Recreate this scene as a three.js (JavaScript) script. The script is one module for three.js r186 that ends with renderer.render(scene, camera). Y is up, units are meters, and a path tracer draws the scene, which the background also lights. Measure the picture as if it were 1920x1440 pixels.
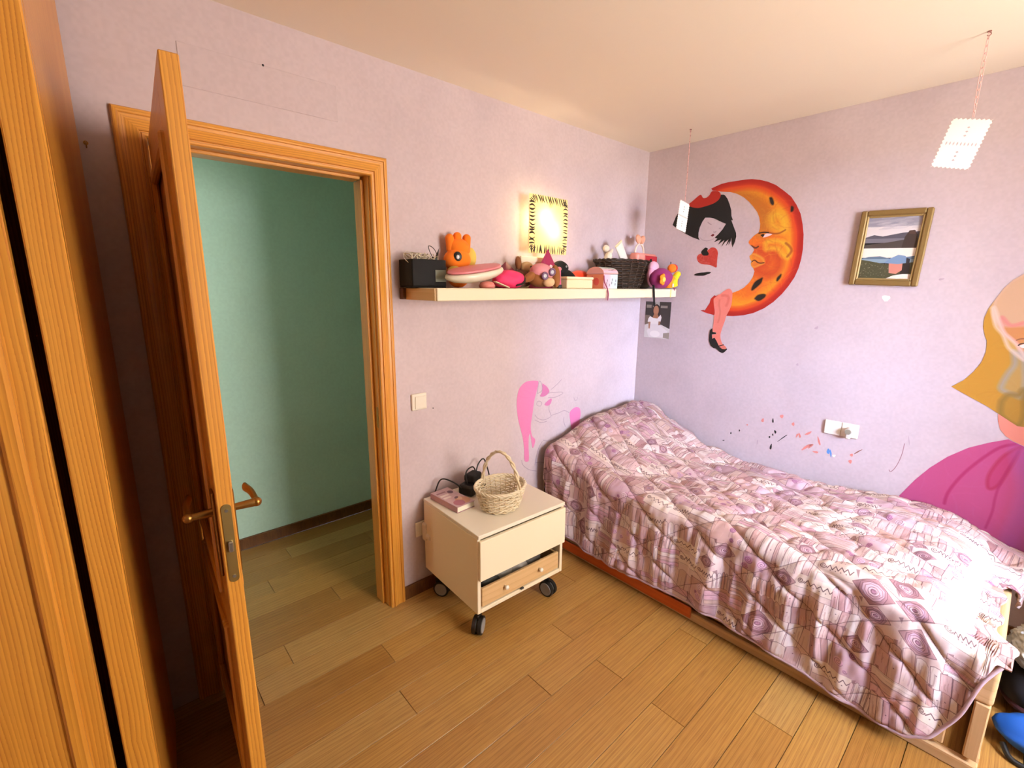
import * as THREE from 'three';
import { mergeGeometries, mergeVertices, toCreasedNormals } from 'three/addons/utils/BufferGeometryUtils.js';
import { RoundedBoxGeometry } from 'three/addons/geometries/RoundedBoxGeometry.js';
import { RectAreaLightUniformsLib } from 'three/addons/lights/RectAreaLightUniformsLib.js';

// ---------- camera, sky, daylight, exposure ----------
const scene = new THREE.Scene();
const camera = new THREE.PerspectiveCamera(78.77, 1920 / 1440, 0.05, 60);
camera.position.set(-3.002, 1.595, 1.967);
camera.up.set(0.13013, 0.97873, -0.15858);
camera.lookAt(-3.002 + 0.65154, 1.595 - 0.20497, 1.967 - 0.7304);
const renderer = new THREE.WebGLRenderer({ antialias: true });
renderer.toneMapping = THREE.LinearToneMapping;
renderer.toneMappingExposure = 0.77;
renderer.shadowMap.enabled = true;
RectAreaLightUniformsLib.init();
scene.background = new THREE.Color(0.5, 0.64, 1.0);       // blue sky beyond the window
scene.backgroundIntensity = 95;
const WIN = { x0: -1.8, x1: -0.7, y0: 0.95, y1: 2.15, z: 3.3 };   // the window in the wall opposite the door
const daylight = new THREE.RectAreaLight(new THREE.Color(1.0, 0.9, 0.74), 25, WIN.x1 - WIN.x0 - 0.1, WIN.y1 - WIN.y0 - 0.1);
daylight.position.set((WIN.x0 + WIN.x1) / 2, (WIN.y0 + WIN.y1) / 2, WIN.z + 0.05);
daylight.lookAt(daylight.position.x, daylight.position.y - 0.1, 0);
daylight.name = 'window_daylight';
scene.add(daylight);

// ---------- helpers ----------
function rng(seed) { let s = seed >>> 0; return () => { s = (s + 0x6d2b79f5) | 0; let t = Math.imul(s ^ (s >>> 15), 1 | s); t = (t + Math.imul(t ^ (t >>> 7), 61 | t)) ^ t; return ((t ^ (t >>> 14)) >>> 0) / 4294967296; }; }
const hash = (x, y, s) => { let h = Math.imul(x, 374761393) ^ Math.imul(y, 668265263) ^ Math.imul(s, 2147483647 - 61); h = Math.imul(h ^ (h >>> 13), 1274126177); return ((h ^ (h >>> 16)) >>> 0) / 4294967296; };
function noise(x, y, s = 1) {
  const ix = Math.floor(x), iy = Math.floor(y), fx = x - ix, fy = y - iy, a = fx * fx * (3 - 2 * fx), b = fy * fy * (3 - 2 * fy);
  const l = (p, q, t) => p + (q - p) * t;
  return l(l(hash(ix, iy, s), hash(ix + 1, iy, s), a), l(hash(ix, iy + 1, s), hash(ix + 1, iy + 1, s), a), b);
}
const fbm = (x, y, s, n = 4) => { let v = 0, a = 0.5, k = 1; for (let i = 0; i < n; i++) { v += a * noise(x * k, y * k, s + i); a *= 0.5; k *= 2.03; } return v; };
const clamp = (x, a, b) => Math.min(b, Math.max(a, x)), lerp = (a, b, t) => a + (b - a) * t;
const smooth = (a, b, x) => { const t = clamp((x - a) / (b - a), 0, 1); return t * t * (3 - 2 * t); };
function curve(table) { return (x) => { if (x <= table[0][0]) return table[0][1]; for (let i = 1; i < table.length; i++) if (x <= table[i][0]) { const [x0, y0] = table[i - 1], [x1, y1] = table[i]; return lerp(y0, y1, smooth(x0, x1, x) * 0.5 + 0.5 * (x - x0) / (x1 - x0)); } return table[table.length - 1][1]; }; }
const hex = (h) => [(h >> 16) & 255, (h >> 8) & 255, h & 255];
const mix3 = (a, b, t) => [lerp(a[0], b[0], t), lerp(a[1], b[1], t), lerp(a[2], b[2], t)];
function dataTex(w, h, fn, srgb = true) {
  const d = new Uint8Array(w * h * 4);
  for (let y = 0; y < h; y++) for (let x = 0; x < w; x++) { const c = fn(x / w, y / h), i = (y * w + x) * 4; d[i] = clamp(c[0], 0, 255); d[i + 1] = clamp(c[1], 0, 255); d[i + 2] = clamp(c[2], 0, 255); d[i + 3] = 255; }
  const t = new THREE.DataTexture(d, w, h); t.magFilter = THREE.LinearFilter; t.minFilter = THREE.LinearMipmapLinearFilter; t.generateMipmaps = true;
  t.wrapS = t.wrapT = THREE.MirroredRepeatWrapping; if (srgb) t.colorSpace = THREE.SRGBColorSpace; t.needsUpdate = true; return t;
}
function canvasTex(w, h, draw) {
  const c = document.createElement('canvas'); c.width = w; c.height = h; const g = c.getContext('2d'); draw(g, w, h);
  const t = new THREE.CanvasTexture(c); t.colorSpace = THREE.SRGBColorSpace; t.anisotropy = 8; return t;
}
const mat = (color, roughness = 0.6, more = {}) => new THREE.MeshPhysicalMaterial({ color, roughness, ...more });

const taken = new Map();
function numbered(name) { const n = taken.get(name) ?? 0; taken.set(name, n + 1); return n ? name + '_' + String(n).padStart(3, '0') : name; }
function shadows(o) { o.castShadow = true; o.receiveShadow = true; return o; }
function thing(name, label, category, [x, y, z] = [0, 0, 0], turn = 0, group) {
  const o = new THREE.Group(); o.name = numbered(name); o.position.set(x, y, z); o.rotation.y = turn; o.userData = { label, category };
  if (group) o.userData.group = group;
  scene.add(o); return o;
}
function part(parent, name, geo, material, pos, rot) {
  const m = shadows(new THREE.Mesh(geo, material)); m.name = name; if (pos) m.position.set(...pos); if (rot) m.rotation.set(...rot); parent.add(m); return m;
}
function struct(name) { const o = new THREE.Group(); o.name = numbered(name); o.userData = { kind: 'structure' }; scene.add(o); return o; }

// a box with chamfered edges, 44 triangles, base at its centre
function cbox(w, h, d, c = 0.003) {
  const X = w / 2, Y = h / 2, Z = d / 2, p = [];
  c = Math.min(c, X * 0.9, Y * 0.9, Z * 0.9);
  const tri = (a, b, q) => p.push(...a, ...b, ...q), quad = (a, b, q, r) => { tri(a, b, q); tri(a, q, r); };
  const orient = (pts, n) => { const [a, b, q] = pts, u = b.map((v, i) => v - a[i]), v = q.map((t, i) => t - a[i]); const cr = [u[1] * v[2] - u[2] * v[1], u[2] * v[0] - u[0] * v[2], u[0] * v[1] - u[1] * v[0]]; if (cr[0] * n[0] + cr[1] * n[1] + cr[2] * n[2] < 0) pts.reverse(); if (pts.length === 4) quad(...pts); else tri(...pts); };
  const S = [-1, 1], x = X - c, y = Y - c, z = Z - c;
  for (const s of S) {
    orient([[s * X, -y, -z], [s * X, y, -z], [s * X, y, z], [s * X, -y, z]], [s, 0, 0]);
    orient([[-x, s * Y, -z], [x, s * Y, -z], [x, s * Y, z], [-x, s * Y, z]], [0, s, 0]);
    orient([[-x, -y, s * Z], [x, -y, s * Z], [x, y, s * Z], [-x, y, s * Z]], [0, 0, s]);
    for (const t of S) {
      orient([[s * X, t * y, -z], [s * X, t * y, z], [s * x, t * Y, z], [s * x, t * Y, -z]], [s, t, 0]);
      orient([[s * X, -y, t * z], [s * X, y, t * z], [s * x, y, t * Z], [s * x, -y, t * Z]], [s, 0, t]);
      orient([[-x, s * Y, t * z], [x, s * Y, t * z], [x, s * y, t * Z], [-x, s * y, t * Z]], [0, s, t]);
      for (const r of S) orient([[s * X, t * y, r * z], [s * x, t * Y, r * z], [s * x, t * y, r * Z]], [s, t, r]);
    }
  }
  const g = new THREE.BufferGeometry(); g.setAttribute('position', new THREE.Float32BufferAttribute(p, 3)); g.computeVertexNormals(); return g;
}
// texture coordinates in metres, the grain along one axis: u across (tw metres wide), v along (th metres long)
function grain(g, axis = 'y', tw = 0.25, th = 1, off = [0, 0]) {
  if (g.index) g = g.toNonIndexed();
  if (!g.attributes.normal) g.computeVertexNormals();
  const p = g.attributes.position, n = g.attributes.normal, uv = new Float32Array(p.count * 2), k = 'xyz'.indexOf(axis);
  for (let i = 0; i < p.count; i += 3) {
    const N = [0, 0, 0]; for (let j = 0; j < 3; j++) { N[0] += Math.abs(n.getX(i + j)); N[1] += Math.abs(n.getY(i + j)); N[2] += Math.abs(n.getZ(i + j)); }
    let f = N.indexOf(Math.max(...N)); if (f === k) { N[k] = -1; f = k; }
    const across = f === k ? (k + 1) % 3 : [0, 1, 2].find((a) => a !== k && a !== f), along = f === k ? (k + 2) % 3 : k;
    for (let j = 0; j < 3; j++) { const c = [p.getX(i + j), p.getY(i + j), p.getZ(i + j)]; uv[(i + j) * 2] = (c[across] + off[0]) / tw; uv[(i + j) * 2 + 1] = (c[along] + off[1]) / th; }
  }
  g.setAttribute('uv', new THREE.BufferAttribute(uv, 2)); return g;
}
function tube(pts, r, seg = 24, rad = 8, closed = false) { return new THREE.TubeGeometry(new THREE.CatmullRomCurve3(pts.map((p) => new THREE.Vector3(...p)), closed), seg, r, rad, closed); }
function lathe(profile, seg = 32) { return new THREE.LatheGeometry(profile.map(([r, y]) => new THREE.Vector2(r, y)), seg); }
function ball(rx, ry, rz, w = 24, h = 16) { return new THREE.SphereGeometry(1, w, h).scale(rx, ry, rz); }
function moved(g, x, y, z, rx = 0, ry = 0, rz = 0) { g = g.clone(); if (rx) g.rotateX(rx); if (ry) g.rotateY(ry); if (rz) g.rotateZ(rz); return g.translate(x, y, z); }
function merged(list) { return mergeGeometries(list.map((g) => { g = g.index ? g.toNonIndexed() : g.clone(); for (const k of Object.keys(g.attributes)) if (!['position', 'normal', 'uv'].includes(k)) g.deleteAttribute(k); if (!g.attributes.uv) g.setAttribute('uv', new THREE.Float32BufferAttribute(new Float32Array(g.attributes.position.count * 2), 2)); return g; })); }
// soft body: a ball pushed in and out by smooth noise
function lump(rx, ry, rz, amp = 0.06, seed = 1, w = 28, h = 20) {
  const g = mergeVertices(new THREE.SphereGeometry(1, w, h).deleteAttribute('uv').deleteAttribute('normal'), 1e-4), p = g.attributes.position;
  for (let i = 0; i < p.count; i++) { const x = p.getX(i), y = p.getY(i), z = p.getZ(i), k = 1 + amp * (fbm(x * 1.6 + 5 + z, y * 1.6 + 9 - z * 0.7, seed, 3) * 2 - 1); p.setXYZ(i, x * rx * k, y * ry * k, z * rz * k); }
  g.computeVertexNormals(); return g;
}

// ---------- materials ----------
const pineTex = dataTex(512, 1024, (u, v) => {
  const w = fbm(u * 2.5, v * 1.6, 3, 3), ring = u * 30 + 5 * w + 0.6 * Math.sin(v * 4 + u * 5), f = ring - Math.floor(ring), line = Math.pow(f, 2.2) * (0.45 + 0.55 * noise(u * 14, v * 2, 8)), fibre = noise(u * 190, v * 7, 5) * 0.5 + noise(u * 70, v * 3, 6) * 0.5;
  const tone = fbm(u * 3, v * 0.8, 11, 2);
  let c = mix3(hex(0xe0a03e), hex(0xd08a2c), tone); c = mix3(c, hex(0x9a5416), line * 0.7); return mix3(c, hex(0x7a4216), (fibre - 0.5) * 0.22 + 0.03);
});
const oakTex = dataTex(512, 2048, (u, v) => {
  const w = fbm(u * 1.6, v * 2.2, 21, 3), arch = Math.abs(u - 0.5 + 0.25 * (noise(0.5, v * 2, 7) - 0.5)) * 9 + 3.2 * w + v * 1.3, f = arch - Math.floor(arch), line = Math.pow(f, 2.5), pores = Math.pow(noise(u * 170, v * 26, 15), 3), fibre = noise(u * 60, v * 6, 16);
  let c = mix3(hex(0xbf9c5c), hex(0xac8448), fbm(u * 2, v * 1.5, 31, 3)); c = mix3(c, hex(0x7d5226), line * 0.42); c = mix3(c, hex(0x6f4720), pores * 0.6); return mix3(c, hex(0xcfa56a), fibre * 0.14);
});
const birchTex = dataTex(256, 1024, (u, v) => { const w = fbm(u * 3, v * 1.5, 41, 3), ring = u * 9 + 2 * w, f = ring - Math.floor(ring); let c = mix3(hex(0xdcb98a), hex(0xcfa873), w); c = mix3(c, hex(0xa97c46), Math.pow(f, 3) * 0.28); return mix3(c, hex(0xb58c58), noise(u * 120, v * 8, 44) * 0.16); });
const plasterBump = dataTex(512, 512, (u, v) => { const k = 90 + 120 * fbm(u * 40, v * 40, 51, 4) + 26 * (noise(u * 160, v * 160, 52) - 0.5); return [k, k, k]; }, false);
const plaster = (base, stain, seed) => dataTex(1024, 1024, (u, v) => {
  const m = fbm(u * 5, v * 5, seed, 4), fine = noise(u * 260, v * 260, seed + 9) - 0.5, blot = Math.pow(fbm(u * 9 + 3, v * 9, seed + 20, 4), 3) * 1.6;
  let c = mix3(base, stain, clamp((m - 0.35) * 0.35, 0, 0.3)); c = mix3(c, stain, blot * 0.5); return c.map((q) => q + fine * 7);
});
const wallTex = plaster(hex(0xd0c0c4), hex(0xb09fa4), 61);
const M = {
  wall: mat(0xffffff, 0.92, { map: wallTex, bumpMap: plasterBump, bumpScale: 0.0012 }),
  ceiling: mat(0xf0e6d6, 0.95, { bumpMap: plasterBump, bumpScale: 0.001 }),
  mint: mat(0xffffff, 0.9, { map: plaster(hex(0xc6e6d8), hex(0xb2d2c4), 71), bumpMap: plasterBump, bumpScale: 0.001 }),
  pine: mat(0xffffff, 0.42, { map: pineTex, clearcoat: 0.35, clearcoatRoughness: 0.25 }),
  darkPine: mat(0x9a7a5a, 0.5, { map: oakTex }),
  birch: mat(0xffffff, 0.5, { map: birchTex, clearcoat: 0.15, clearcoatRoughness: 0.4 }),
  cream: mat(0xf0e4c8, 0.42), creamTop: mat(0xeae2d0, 0.5), white: mat(0xf1ede2, 0.45), offwhite: mat(0xe9e2d2, 0.4),
  black: mat(0x0d0d0c, 0.5), blackSoft: mat(0x141211, 0.9), grey: mat(0x8f9092, 0.4), darkGrey: mat(0x2f2f31, 0.6),
  brass: mat(0x9c6f34, 0.34, { metalness: 0.9 }), brassPlate: mat(0xa98f55, 0.4, { metalness: 0.85 }), steel: mat(0xb9b6ae, 0.3, { metalness: 0.9 }),
};
const floorTones = [0xffffff, 0xf2e4cc, 0xfff6e2, 0xe4d2b6, 0xf8eedb, 0xecdcc0].map((c) => mat(c, 0.38, { map: oakTex, clearcoat: 0.25, clearcoatRoughness: 0.3 }));
// outlines of the paint on the walls, in millimetres: along the wall, height
const PAINT = {
  moon: [462,2203,491,2212,523,2221,564,2225,612,2225,667,2225,705,2222,751,2211,797,2194,842,2170,888,2133,930,2096,962,2050,989,1999,1005,1944,1017,1887,1021,1837,1023,1812,1021,1758,1014,1708,999,1657,974,1609,944,1563,903,1516,855,1477,798,1447,740,1430,680,1422,638,1421,552,1423,506,1433,464,1447,482,1452,493,1449,507,1474,520,1496,526,1526,548,1548,557,1543,590,1559,661,1565,696,1579,726,1597,755,1627,771,1658,778,1694,768,1713,756,1725,751,1741,755,1750,743,1768,739,1784,752,1795,763,1818,756,1829,734,1850,725,1862,728,1873,748,1895,759,1905,776,1915,781,1938,780,1964,771,2002,756,2033,730,2066,704,2095,670,2125,628,2150,586,2166,528,2176,498,2184,472,2190],
  rim: [462,2203,523,2221,612,2225,705,2222,797,2194,888,2133,962,2050,1005,1944,1017,1887,1021,1837,1021,1758,999,1657,944,1563,855,1477,740,1430,638,1421,552,1423],
  mid: [557,2211,662,2201,740,2175,811,2129,871,2072,918,1995,943,1928,962,1855,970,1789,961,1724,933,1657,887,1593,820,1521,738,1491,672,1501],
  inn: [539,2190,617,2174,693,2126,752,2067,797,2000,799,1944],
  forehead: [840,2003,871,2014,907,1975,916,1923,885,1922,845,1958],
  cheek: [821,1852,838,1863,881,1864,921,1850,949,1823,960,1790,952,1768,923,1780,898,1811,861,1820,828,1818],
  jaw: [773,1813,817,1815,863,1803,899,1770,914,1732,898,1688,856,1673,805,1689,784,1713,827,1731,842,1765,820,1792],
  lips: [742,1780,756,1795,783,1786,816,1766,826,1742,801,1728,772,1717,756,1725,751,1741,755,1750],
  mouth: [751,1745,766,1757,777,1755,790,1745,807,1740,826,1742],
  brow: [779,1912,806,1915,832,1911,858,1904,890,1904,920,1919],
  eye: [804,1885,810,1898,822,1907,853,1901,831,1890],
  pupil: [789,1901,804,1906,810,1898,802,1889],
  nose: [743,1842,759,1833,771,1829,783,1836],
  cheekline: [932,1846,951,1830,964,1811,963,1793,948,1772],
  cr1: [818,2103,827,2101,838,2079,838,2065,826,2077],
  cr2: [938,2043,946,2036,946,2021,939,2019],
  cr3: [826,1653,820,1627,796,1600,775,1584,780,1611,796,1635],
  cr4: [798,1533,813,1551,839,1558,854,1554,845,1538,820,1523],
  cr5: [926,1672,924,1659,914,1642,909,1639,911,1654],
  hair: [214,2006,234,2057,254,2086,272,2103,289,2118,316,2126,333,2110,377,2097,407,2097,464,2106,500,2118,521,2136,528,2159,544,2157,555,2150,571,2130,588,2095,601,2060,606,2026,618,1999,607,2002,628,1958,644,1925,648,1902,643,1871,632,1840,625,1858,618,1900,616,1876,606,1853,610,1881,590,1850,603,1889,583,1874,563,1849,578,1887,539,1861,557,1892,511,1877,531,1898,513,1905,536,1925,559,1951,577,1982,537,2001,501,2020,470,2029,440,2032,424,2011,409,1976,403,1943,405,1914,415,1897,414,1897,363,1917,318,1940,271,1966],
  red: [316,2126,343,2142,393,2175,413,2154,434,2152,453,2163,468,2185,494,2184,514,2177,527,2159,521,2136,500,2118,464,2106,407,2097,377,2097,333,2110],
  llips: [486,1919,498,1928,508,1927,508,1917,497,1912],
  lid: [458,2004,470,1993,485,1986],
  lid2: [535,1957,542,1958,546,1961],
  lnose: [501,1942,510,1937,520,1943],
  chin: [413,1914,435,1896,462,1888,492,1892,509,1899],
  heart: [434,1811,416,1805,407,1789,413,1767,431,1750,458,1743,485,1740,512,1733,542,1721,543,1749,543,1779,544,1808,535,1831,517,1844,497,1845,483,1835,468,1824],
  hdot: [459,1848,476,1840,472,1826,484,1811,480,1798,462,1797,446,1800,433,1819,443,1835],
  dash: [395,1675,409,1685,436,1690,465,1692,494,1695,510,1691,504,1685,487,1679,467,1672,438,1671,411,1672],
  leg: [559,1539,584,1556,608,1576,633,1590,650,1583,660,1564,662,1523,661,1491,653,1461,637,1422,631,1389,621,1352,615,1325,611,1298,616,1272,628,1246,643,1234,658,1219,646,1208,625,1212,606,1231,586,1262,574,1278,561,1272,557,1294,582,1302,581,1312,557,1317,558,1341,559,1378,559,1418,560,1444,550,1487,545,1523],
  legfold: [584,1517,584,1488,595,1446,593,1400,588,1379],
  knee: [598,1547,624,1547,639,1535,638,1506,630,1486],
  shoe: [555,1339,559,1314,581,1311,582,1304,556,1297,561,1270,575,1278,590,1259,608,1229,639,1241,641,1236,611,1223,632,1210,649,1210,661,1217,664,1210,647,1190,635,1184,617,1190,591,1210,574,1210,555,1224,540,1255,539,1289,541,1323],
  phair: [1886,1664,1858,1639,1836,1605,1818,1558,1803,1517,1795,1475,1797,1433,1807,1398,1819,1369,1823,1321,1816,1271,1796,1225,1771,1183,1733,1145,1775,1123,1824,1097,1867,1074,1910,1045,1970,1006,1983,1055],
  pcrown: [1886,1664,1858,1639,1836,1605,1818,1558,1818,1506,1832,1465,1857,1443,1920,1447],
  pface: [1919,1459,1881,1445,1849,1478,1853,1437,1871,1403,1909,1371,1932,1327,1943,1305],
  pveil: [1812,1517,1834,1442,1863,1402,1887,1351,1907,1330,1944,1299,1940,1322,1919,1355,1890,1387,1865,1414,1841,1466,1820,1517],
  pgrey: [1907,1330,1919,1278,1906,1234,1896,1191,1897,1160,1937,1143,1968,1148,1943,1305],
  polive: [1905,1106,1921,1140,1952,1146,1965,1166,1983,1055,1970,1006,1915,1043],
  pbrow: [1909,1382,1918,1388,1931,1391],
  peye: [1918,1360,1923,1367,1935,1371],
  peyew: [1920,1359,1935,1367,1938,1351,1928,1351],
  pneck: [1904,1047,1909,1014,1921,979,1942,953,1969,935,2004,922,1982,1061,1970,1006,1910,1045],
  pdress: [1606,516,1620,546,1670,653,1715,731,1770,805,1833,867,1896,909,1953,940,1968,933,2004,920],
  pf1: [1978,924,1936,898,1896,845,1849,764,1818,694,1797,625,1793,570],
  pf2: [1997,922,1951,860,1925,788,1918,735,1929,694,1955,718,1975,796,1991,872],
  pf3: [1992,893,1977,818,1959,719,1955,652,1956,586,1947,503],
  mane: [-1036,1034,-1083,1042,-1132,1042,-1167,1028,-1193,1003,-1207,956,-1209,903,-1197,824,-1175,755,-1155,691,-1145,622,-1140,550,-1109,537,-1103,564,-1108,638,-1106,699,-1094,706,-1072,615,-1051,663,-1081,698,-1092,762,-1081,826,-1067,912,-1050,964,-1035,1013],
  flock: [-1000,1015,-960,989,-936,957,-949,940,-985,929,-1017,936,-1002,957,-999,990],
  flock2: [-918,907,-911,896,-926,870,-953,865,-976,878,-947,897],
  tail: [-672,811,-637,795,-625,754,-632,714,-633,662,-616,627,-692,632,-717,678,-727,721,-737,779,-709,804],
  pencil: [[-1059,826,-1032,798,-980,779,-920,787,-921,807,-935,838,-933,866],[-949,945,-885,941,-819,933,-819,921,-884,909,-945,916],[-1046,894,-1038,905,-1023,906,-1006,897,-1001,885,-1009,874,-1025,875,-1040,882,-1046,894],[-914,796,-845,800,-789,806,-741,782],[-982,646,-928,629,-866,628,-796,638,-768,658],[-989,640,-1020,603,-1039,549,-1050,498],[-1165,561,-1152,524,-1101,481,-1036,454],[-1040,958,-1032,1022,-1017,1029,-1001,995,-1005,967,-1040,956],[-1058,793,-1006,767,-953,764],[-1044,511,-998,504,-943,480],[-702,881,-690,859,-671,859,-665,878],[-791,763,-793,734,-776,693],[-920,965,-867,991,-827,1016]],
  dabs: [["k",746,673,747,668,745,666,742,666,740,667,738,671,740,675,741,679,743,681,745,677],["k",798,702,797,698,795,696,793,693,791,696,790,700,790,705,791,709,794,708,796,706],["k",986,810,987,800,985,797,982,797,979,798,977,808,978,815,979,823,982,824,984,816],["k",1008,747,1009,740,1007,737,1006,732,1001,734,998,741,996,746,996,753,1000,752,1004,751],["k",979,704,978,701,977,697,974,697,972,699,969,702,970,706,973,708,975,710,978,708],["k",994,724,995,719,993,716,991,717,988,718,987,722,988,726,989,729,991,731,993,728],["k",994,645,993,632,990,627,987,629,983,631,983,644,985,653,988,662,992,665,993,654],["k",1049,715,1036,701,1021,684,1021,687,1034,704,1046,719,1063,738,1068,741,1070,741,1066,735],["k",707,613,707,612,704,609,699,609,696,609,692,609,695,612,699,613,703,615,707,615],["p",931,798,930,790,925,787,921,789,916,791,916,799,920,805,923,811,929,812,930,805],["p",1036,848,1034,842,1032,835,1025,835,1021,839,1016,844,1017,851,1023,854,1029,857,1035,855],["p",1099,815,1100,809,1097,802,1092,804,1088,806,1084,811,1086,818,1090,821,1094,825,1098,822],["p",841,750,842,748,839,745,836,746,833,746,831,748,833,751,835,753,838,754,841,753],["p",1125,749,1122,743,1118,736,1115,738,1116,746,1116,752,1119,760,1123,761,1126,761,1128,757],["p",1139,757,1142,747,1140,743,1138,740,1133,741,1130,751,1128,759,1127,768,1131,768,1135,762],["p",1192,790,1188,783,1185,776,1174,767,1167,765,1160,763,1159,768,1169,778,1178,785,1189,793],["p",1238,747,1244,730,1244,721,1240,724,1236,727,1229,741,1226,755,1224,766,1225,773,1232,760],["p",1199,717,1203,714,1189,697,1175,684,1159,669,1152,669,1160,682,1166,693,1182,710,1192,715],["p",1207,719,1211,717,1205,706,1198,698,1191,689,1186,688,1188,697,1190,705,1197,716,1203,719],["p",1238,677,1237,674,1231,670,1222,671,1216,673,1209,676,1214,679,1222,681,1231,683,1239,681],["p",1400,708,1401,704,1398,698,1393,699,1390,701,1386,704,1388,710,1392,713,1396,716,1400,714],["p",1400,674,1400,668,1399,661,1396,657,1391,660,1387,664,1384,670,1387,676,1392,678,1396,680],["r",1438,752,1437,748,1426,736,1417,725,1405,714,1404,716,1408,722,1413,729,1424,741,1431,746],["b",1292,699,1293,688,1289,683,1285,684,1281,685,1278,695,1280,704,1281,712,1286,715,1289,707],["b",1303,691,1304,678,1304,670,1304,663,1299,674,1295,688,1291,703,1291,713,1295,708,1298,705],["w",1323,682,1321,677,1319,672,1314,671,1311,674,1308,677,1308,683,1312,685,1317,686,1322,687],["w",1447,1551,1441,1544,1437,1536,1425,1534,1418,1543,1413,1550,1411,1561,1422,1565,1432,1563,1443,1561],["g",1620,849,1623,835,1625,822,1622,828,1620,835,1617,848,1614,862,1614,868,1613,875,1616,865],["g",1078,1166,1079,1161,1076,1159,1072,1160,1068,1160,1066,1165,1068,1169,1070,1172,1074,1174,1077,1171],["g",1151,1388,1150,1383,1149,1378,1144,1373,1139,1374,1134,1375,1132,1379,1137,1385,1141,1388,1147,1392],["g",910,655,910,645,909,637,907,641,906,646,906,654,907,664,909,667,910,671,911,665],["g",1635,1646,1632,1642,1627,1640,1622,1637,1616,1638,1616,1641,1615,1644,1619,1647,1625,1647,1630,1647]],
  scrawl: [1604,828,1602,775,1595,728,1584,689,1570,665,1562,674],
};

// ---------- the room ----------
const H = 2.5, XL = -3.65, ZF = 3.3;
function slab(parent, name, m, x0, x1, y0, y1, z0, z1, tw = 2.5) { const g = grain(cbox(x1 - x0, y1 - y0, z1 - z0, 0.001).translate((x0 + x1) / 2, (y0 + y1) / 2, (z0 + z1) / 2), 'y', tw, tw); return part(parent, name, g, m); }
{
  const w = struct('wall_back'), s = new THREE.Shape([[-3.77, 0], [-2.83, 0], [-2.83, 2.065], [-2.04, 2.065], [-2.04, 0], [0, 0], [0, H], [-3.77, H]].map((p) => new THREE.Vector2(...p)));
  part(w, 'plaster', grain(new THREE.ExtrudeGeometry(s, { depth: 0.1, bevelEnabled: false }).translate(0, 0, -0.1), 'y', 2.5, 2.5), M.wall);
  part(w, 'patch_panel', grain(cbox(0.512, 0.128, 0.004, 0.0015).translate(-2.435, 2.285, 0.001), 'y', 2.5, 2.5, [0.4, 0.2]), M.wall);
  part(w, 'nail', new THREE.SphereGeometry(0.004, 8, 6).translate(-2.438, 2.349, 0.003), M.darkGrey);
  part(w, 'nail', new THREE.SphereGeometry(0.003, 8, 6).translate(-1.78, 0.99, 0.002), M.darkGrey);
}
slab(struct('wall_right'), 'plaster', M.wall, 0, 0.12, 0, H, -0.1, ZF + 0.2);
slab(struct('wall_left'), 'plaster', M.wall, XL - 0.12, XL, 0, H, 0, ZF + 0.2);
{
  const w = struct('wall_front');
  slab(w, 'plaster', M.wall, XL, WIN.x0, 0, H, ZF, ZF + 0.2); slab(w, 'plaster', M.wall, WIN.x1, 0, 0, H, ZF, ZF + 0.2);
  slab(w, 'plaster', M.wall, WIN.x0, WIN.x1, 0, WIN.y0, ZF, ZF + 0.2); slab(w, 'plaster', M.wall, WIN.x0, WIN.x1, WIN.y1, H, ZF, ZF + 0.2);
}
slab(struct('ceiling'), 'plaster', M.ceiling, -3.9, 0.12, H, H + 0.1, -1.2, ZF + 0.2);
{ // the corridor beyond the door
  const w = struct('wall_hall'); slab(w, 'plaster', M.mint, -3.9, -0.5, 0, H, -1.17, -1.07);
  slab(w, 'end_wall', M.mint, -0.62, -0.5, 0, H, -1.07, -0.1); slab(w, 'end_wall', M.mint, -3.9, -3.78, 0, H, -1.07, -0.106);
  slab(w, 'door_side', M.mint, -3.78, -2.83, 0, H, -0.106, -0.1); slab(w, 'door_side', M.mint, -2.04, -0.62, 0, H, -0.106, -0.1); slab(w, 'door_side', M.mint, -2.83, -2.04, 2.065, H, -0.106, -0.1);
}
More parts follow.
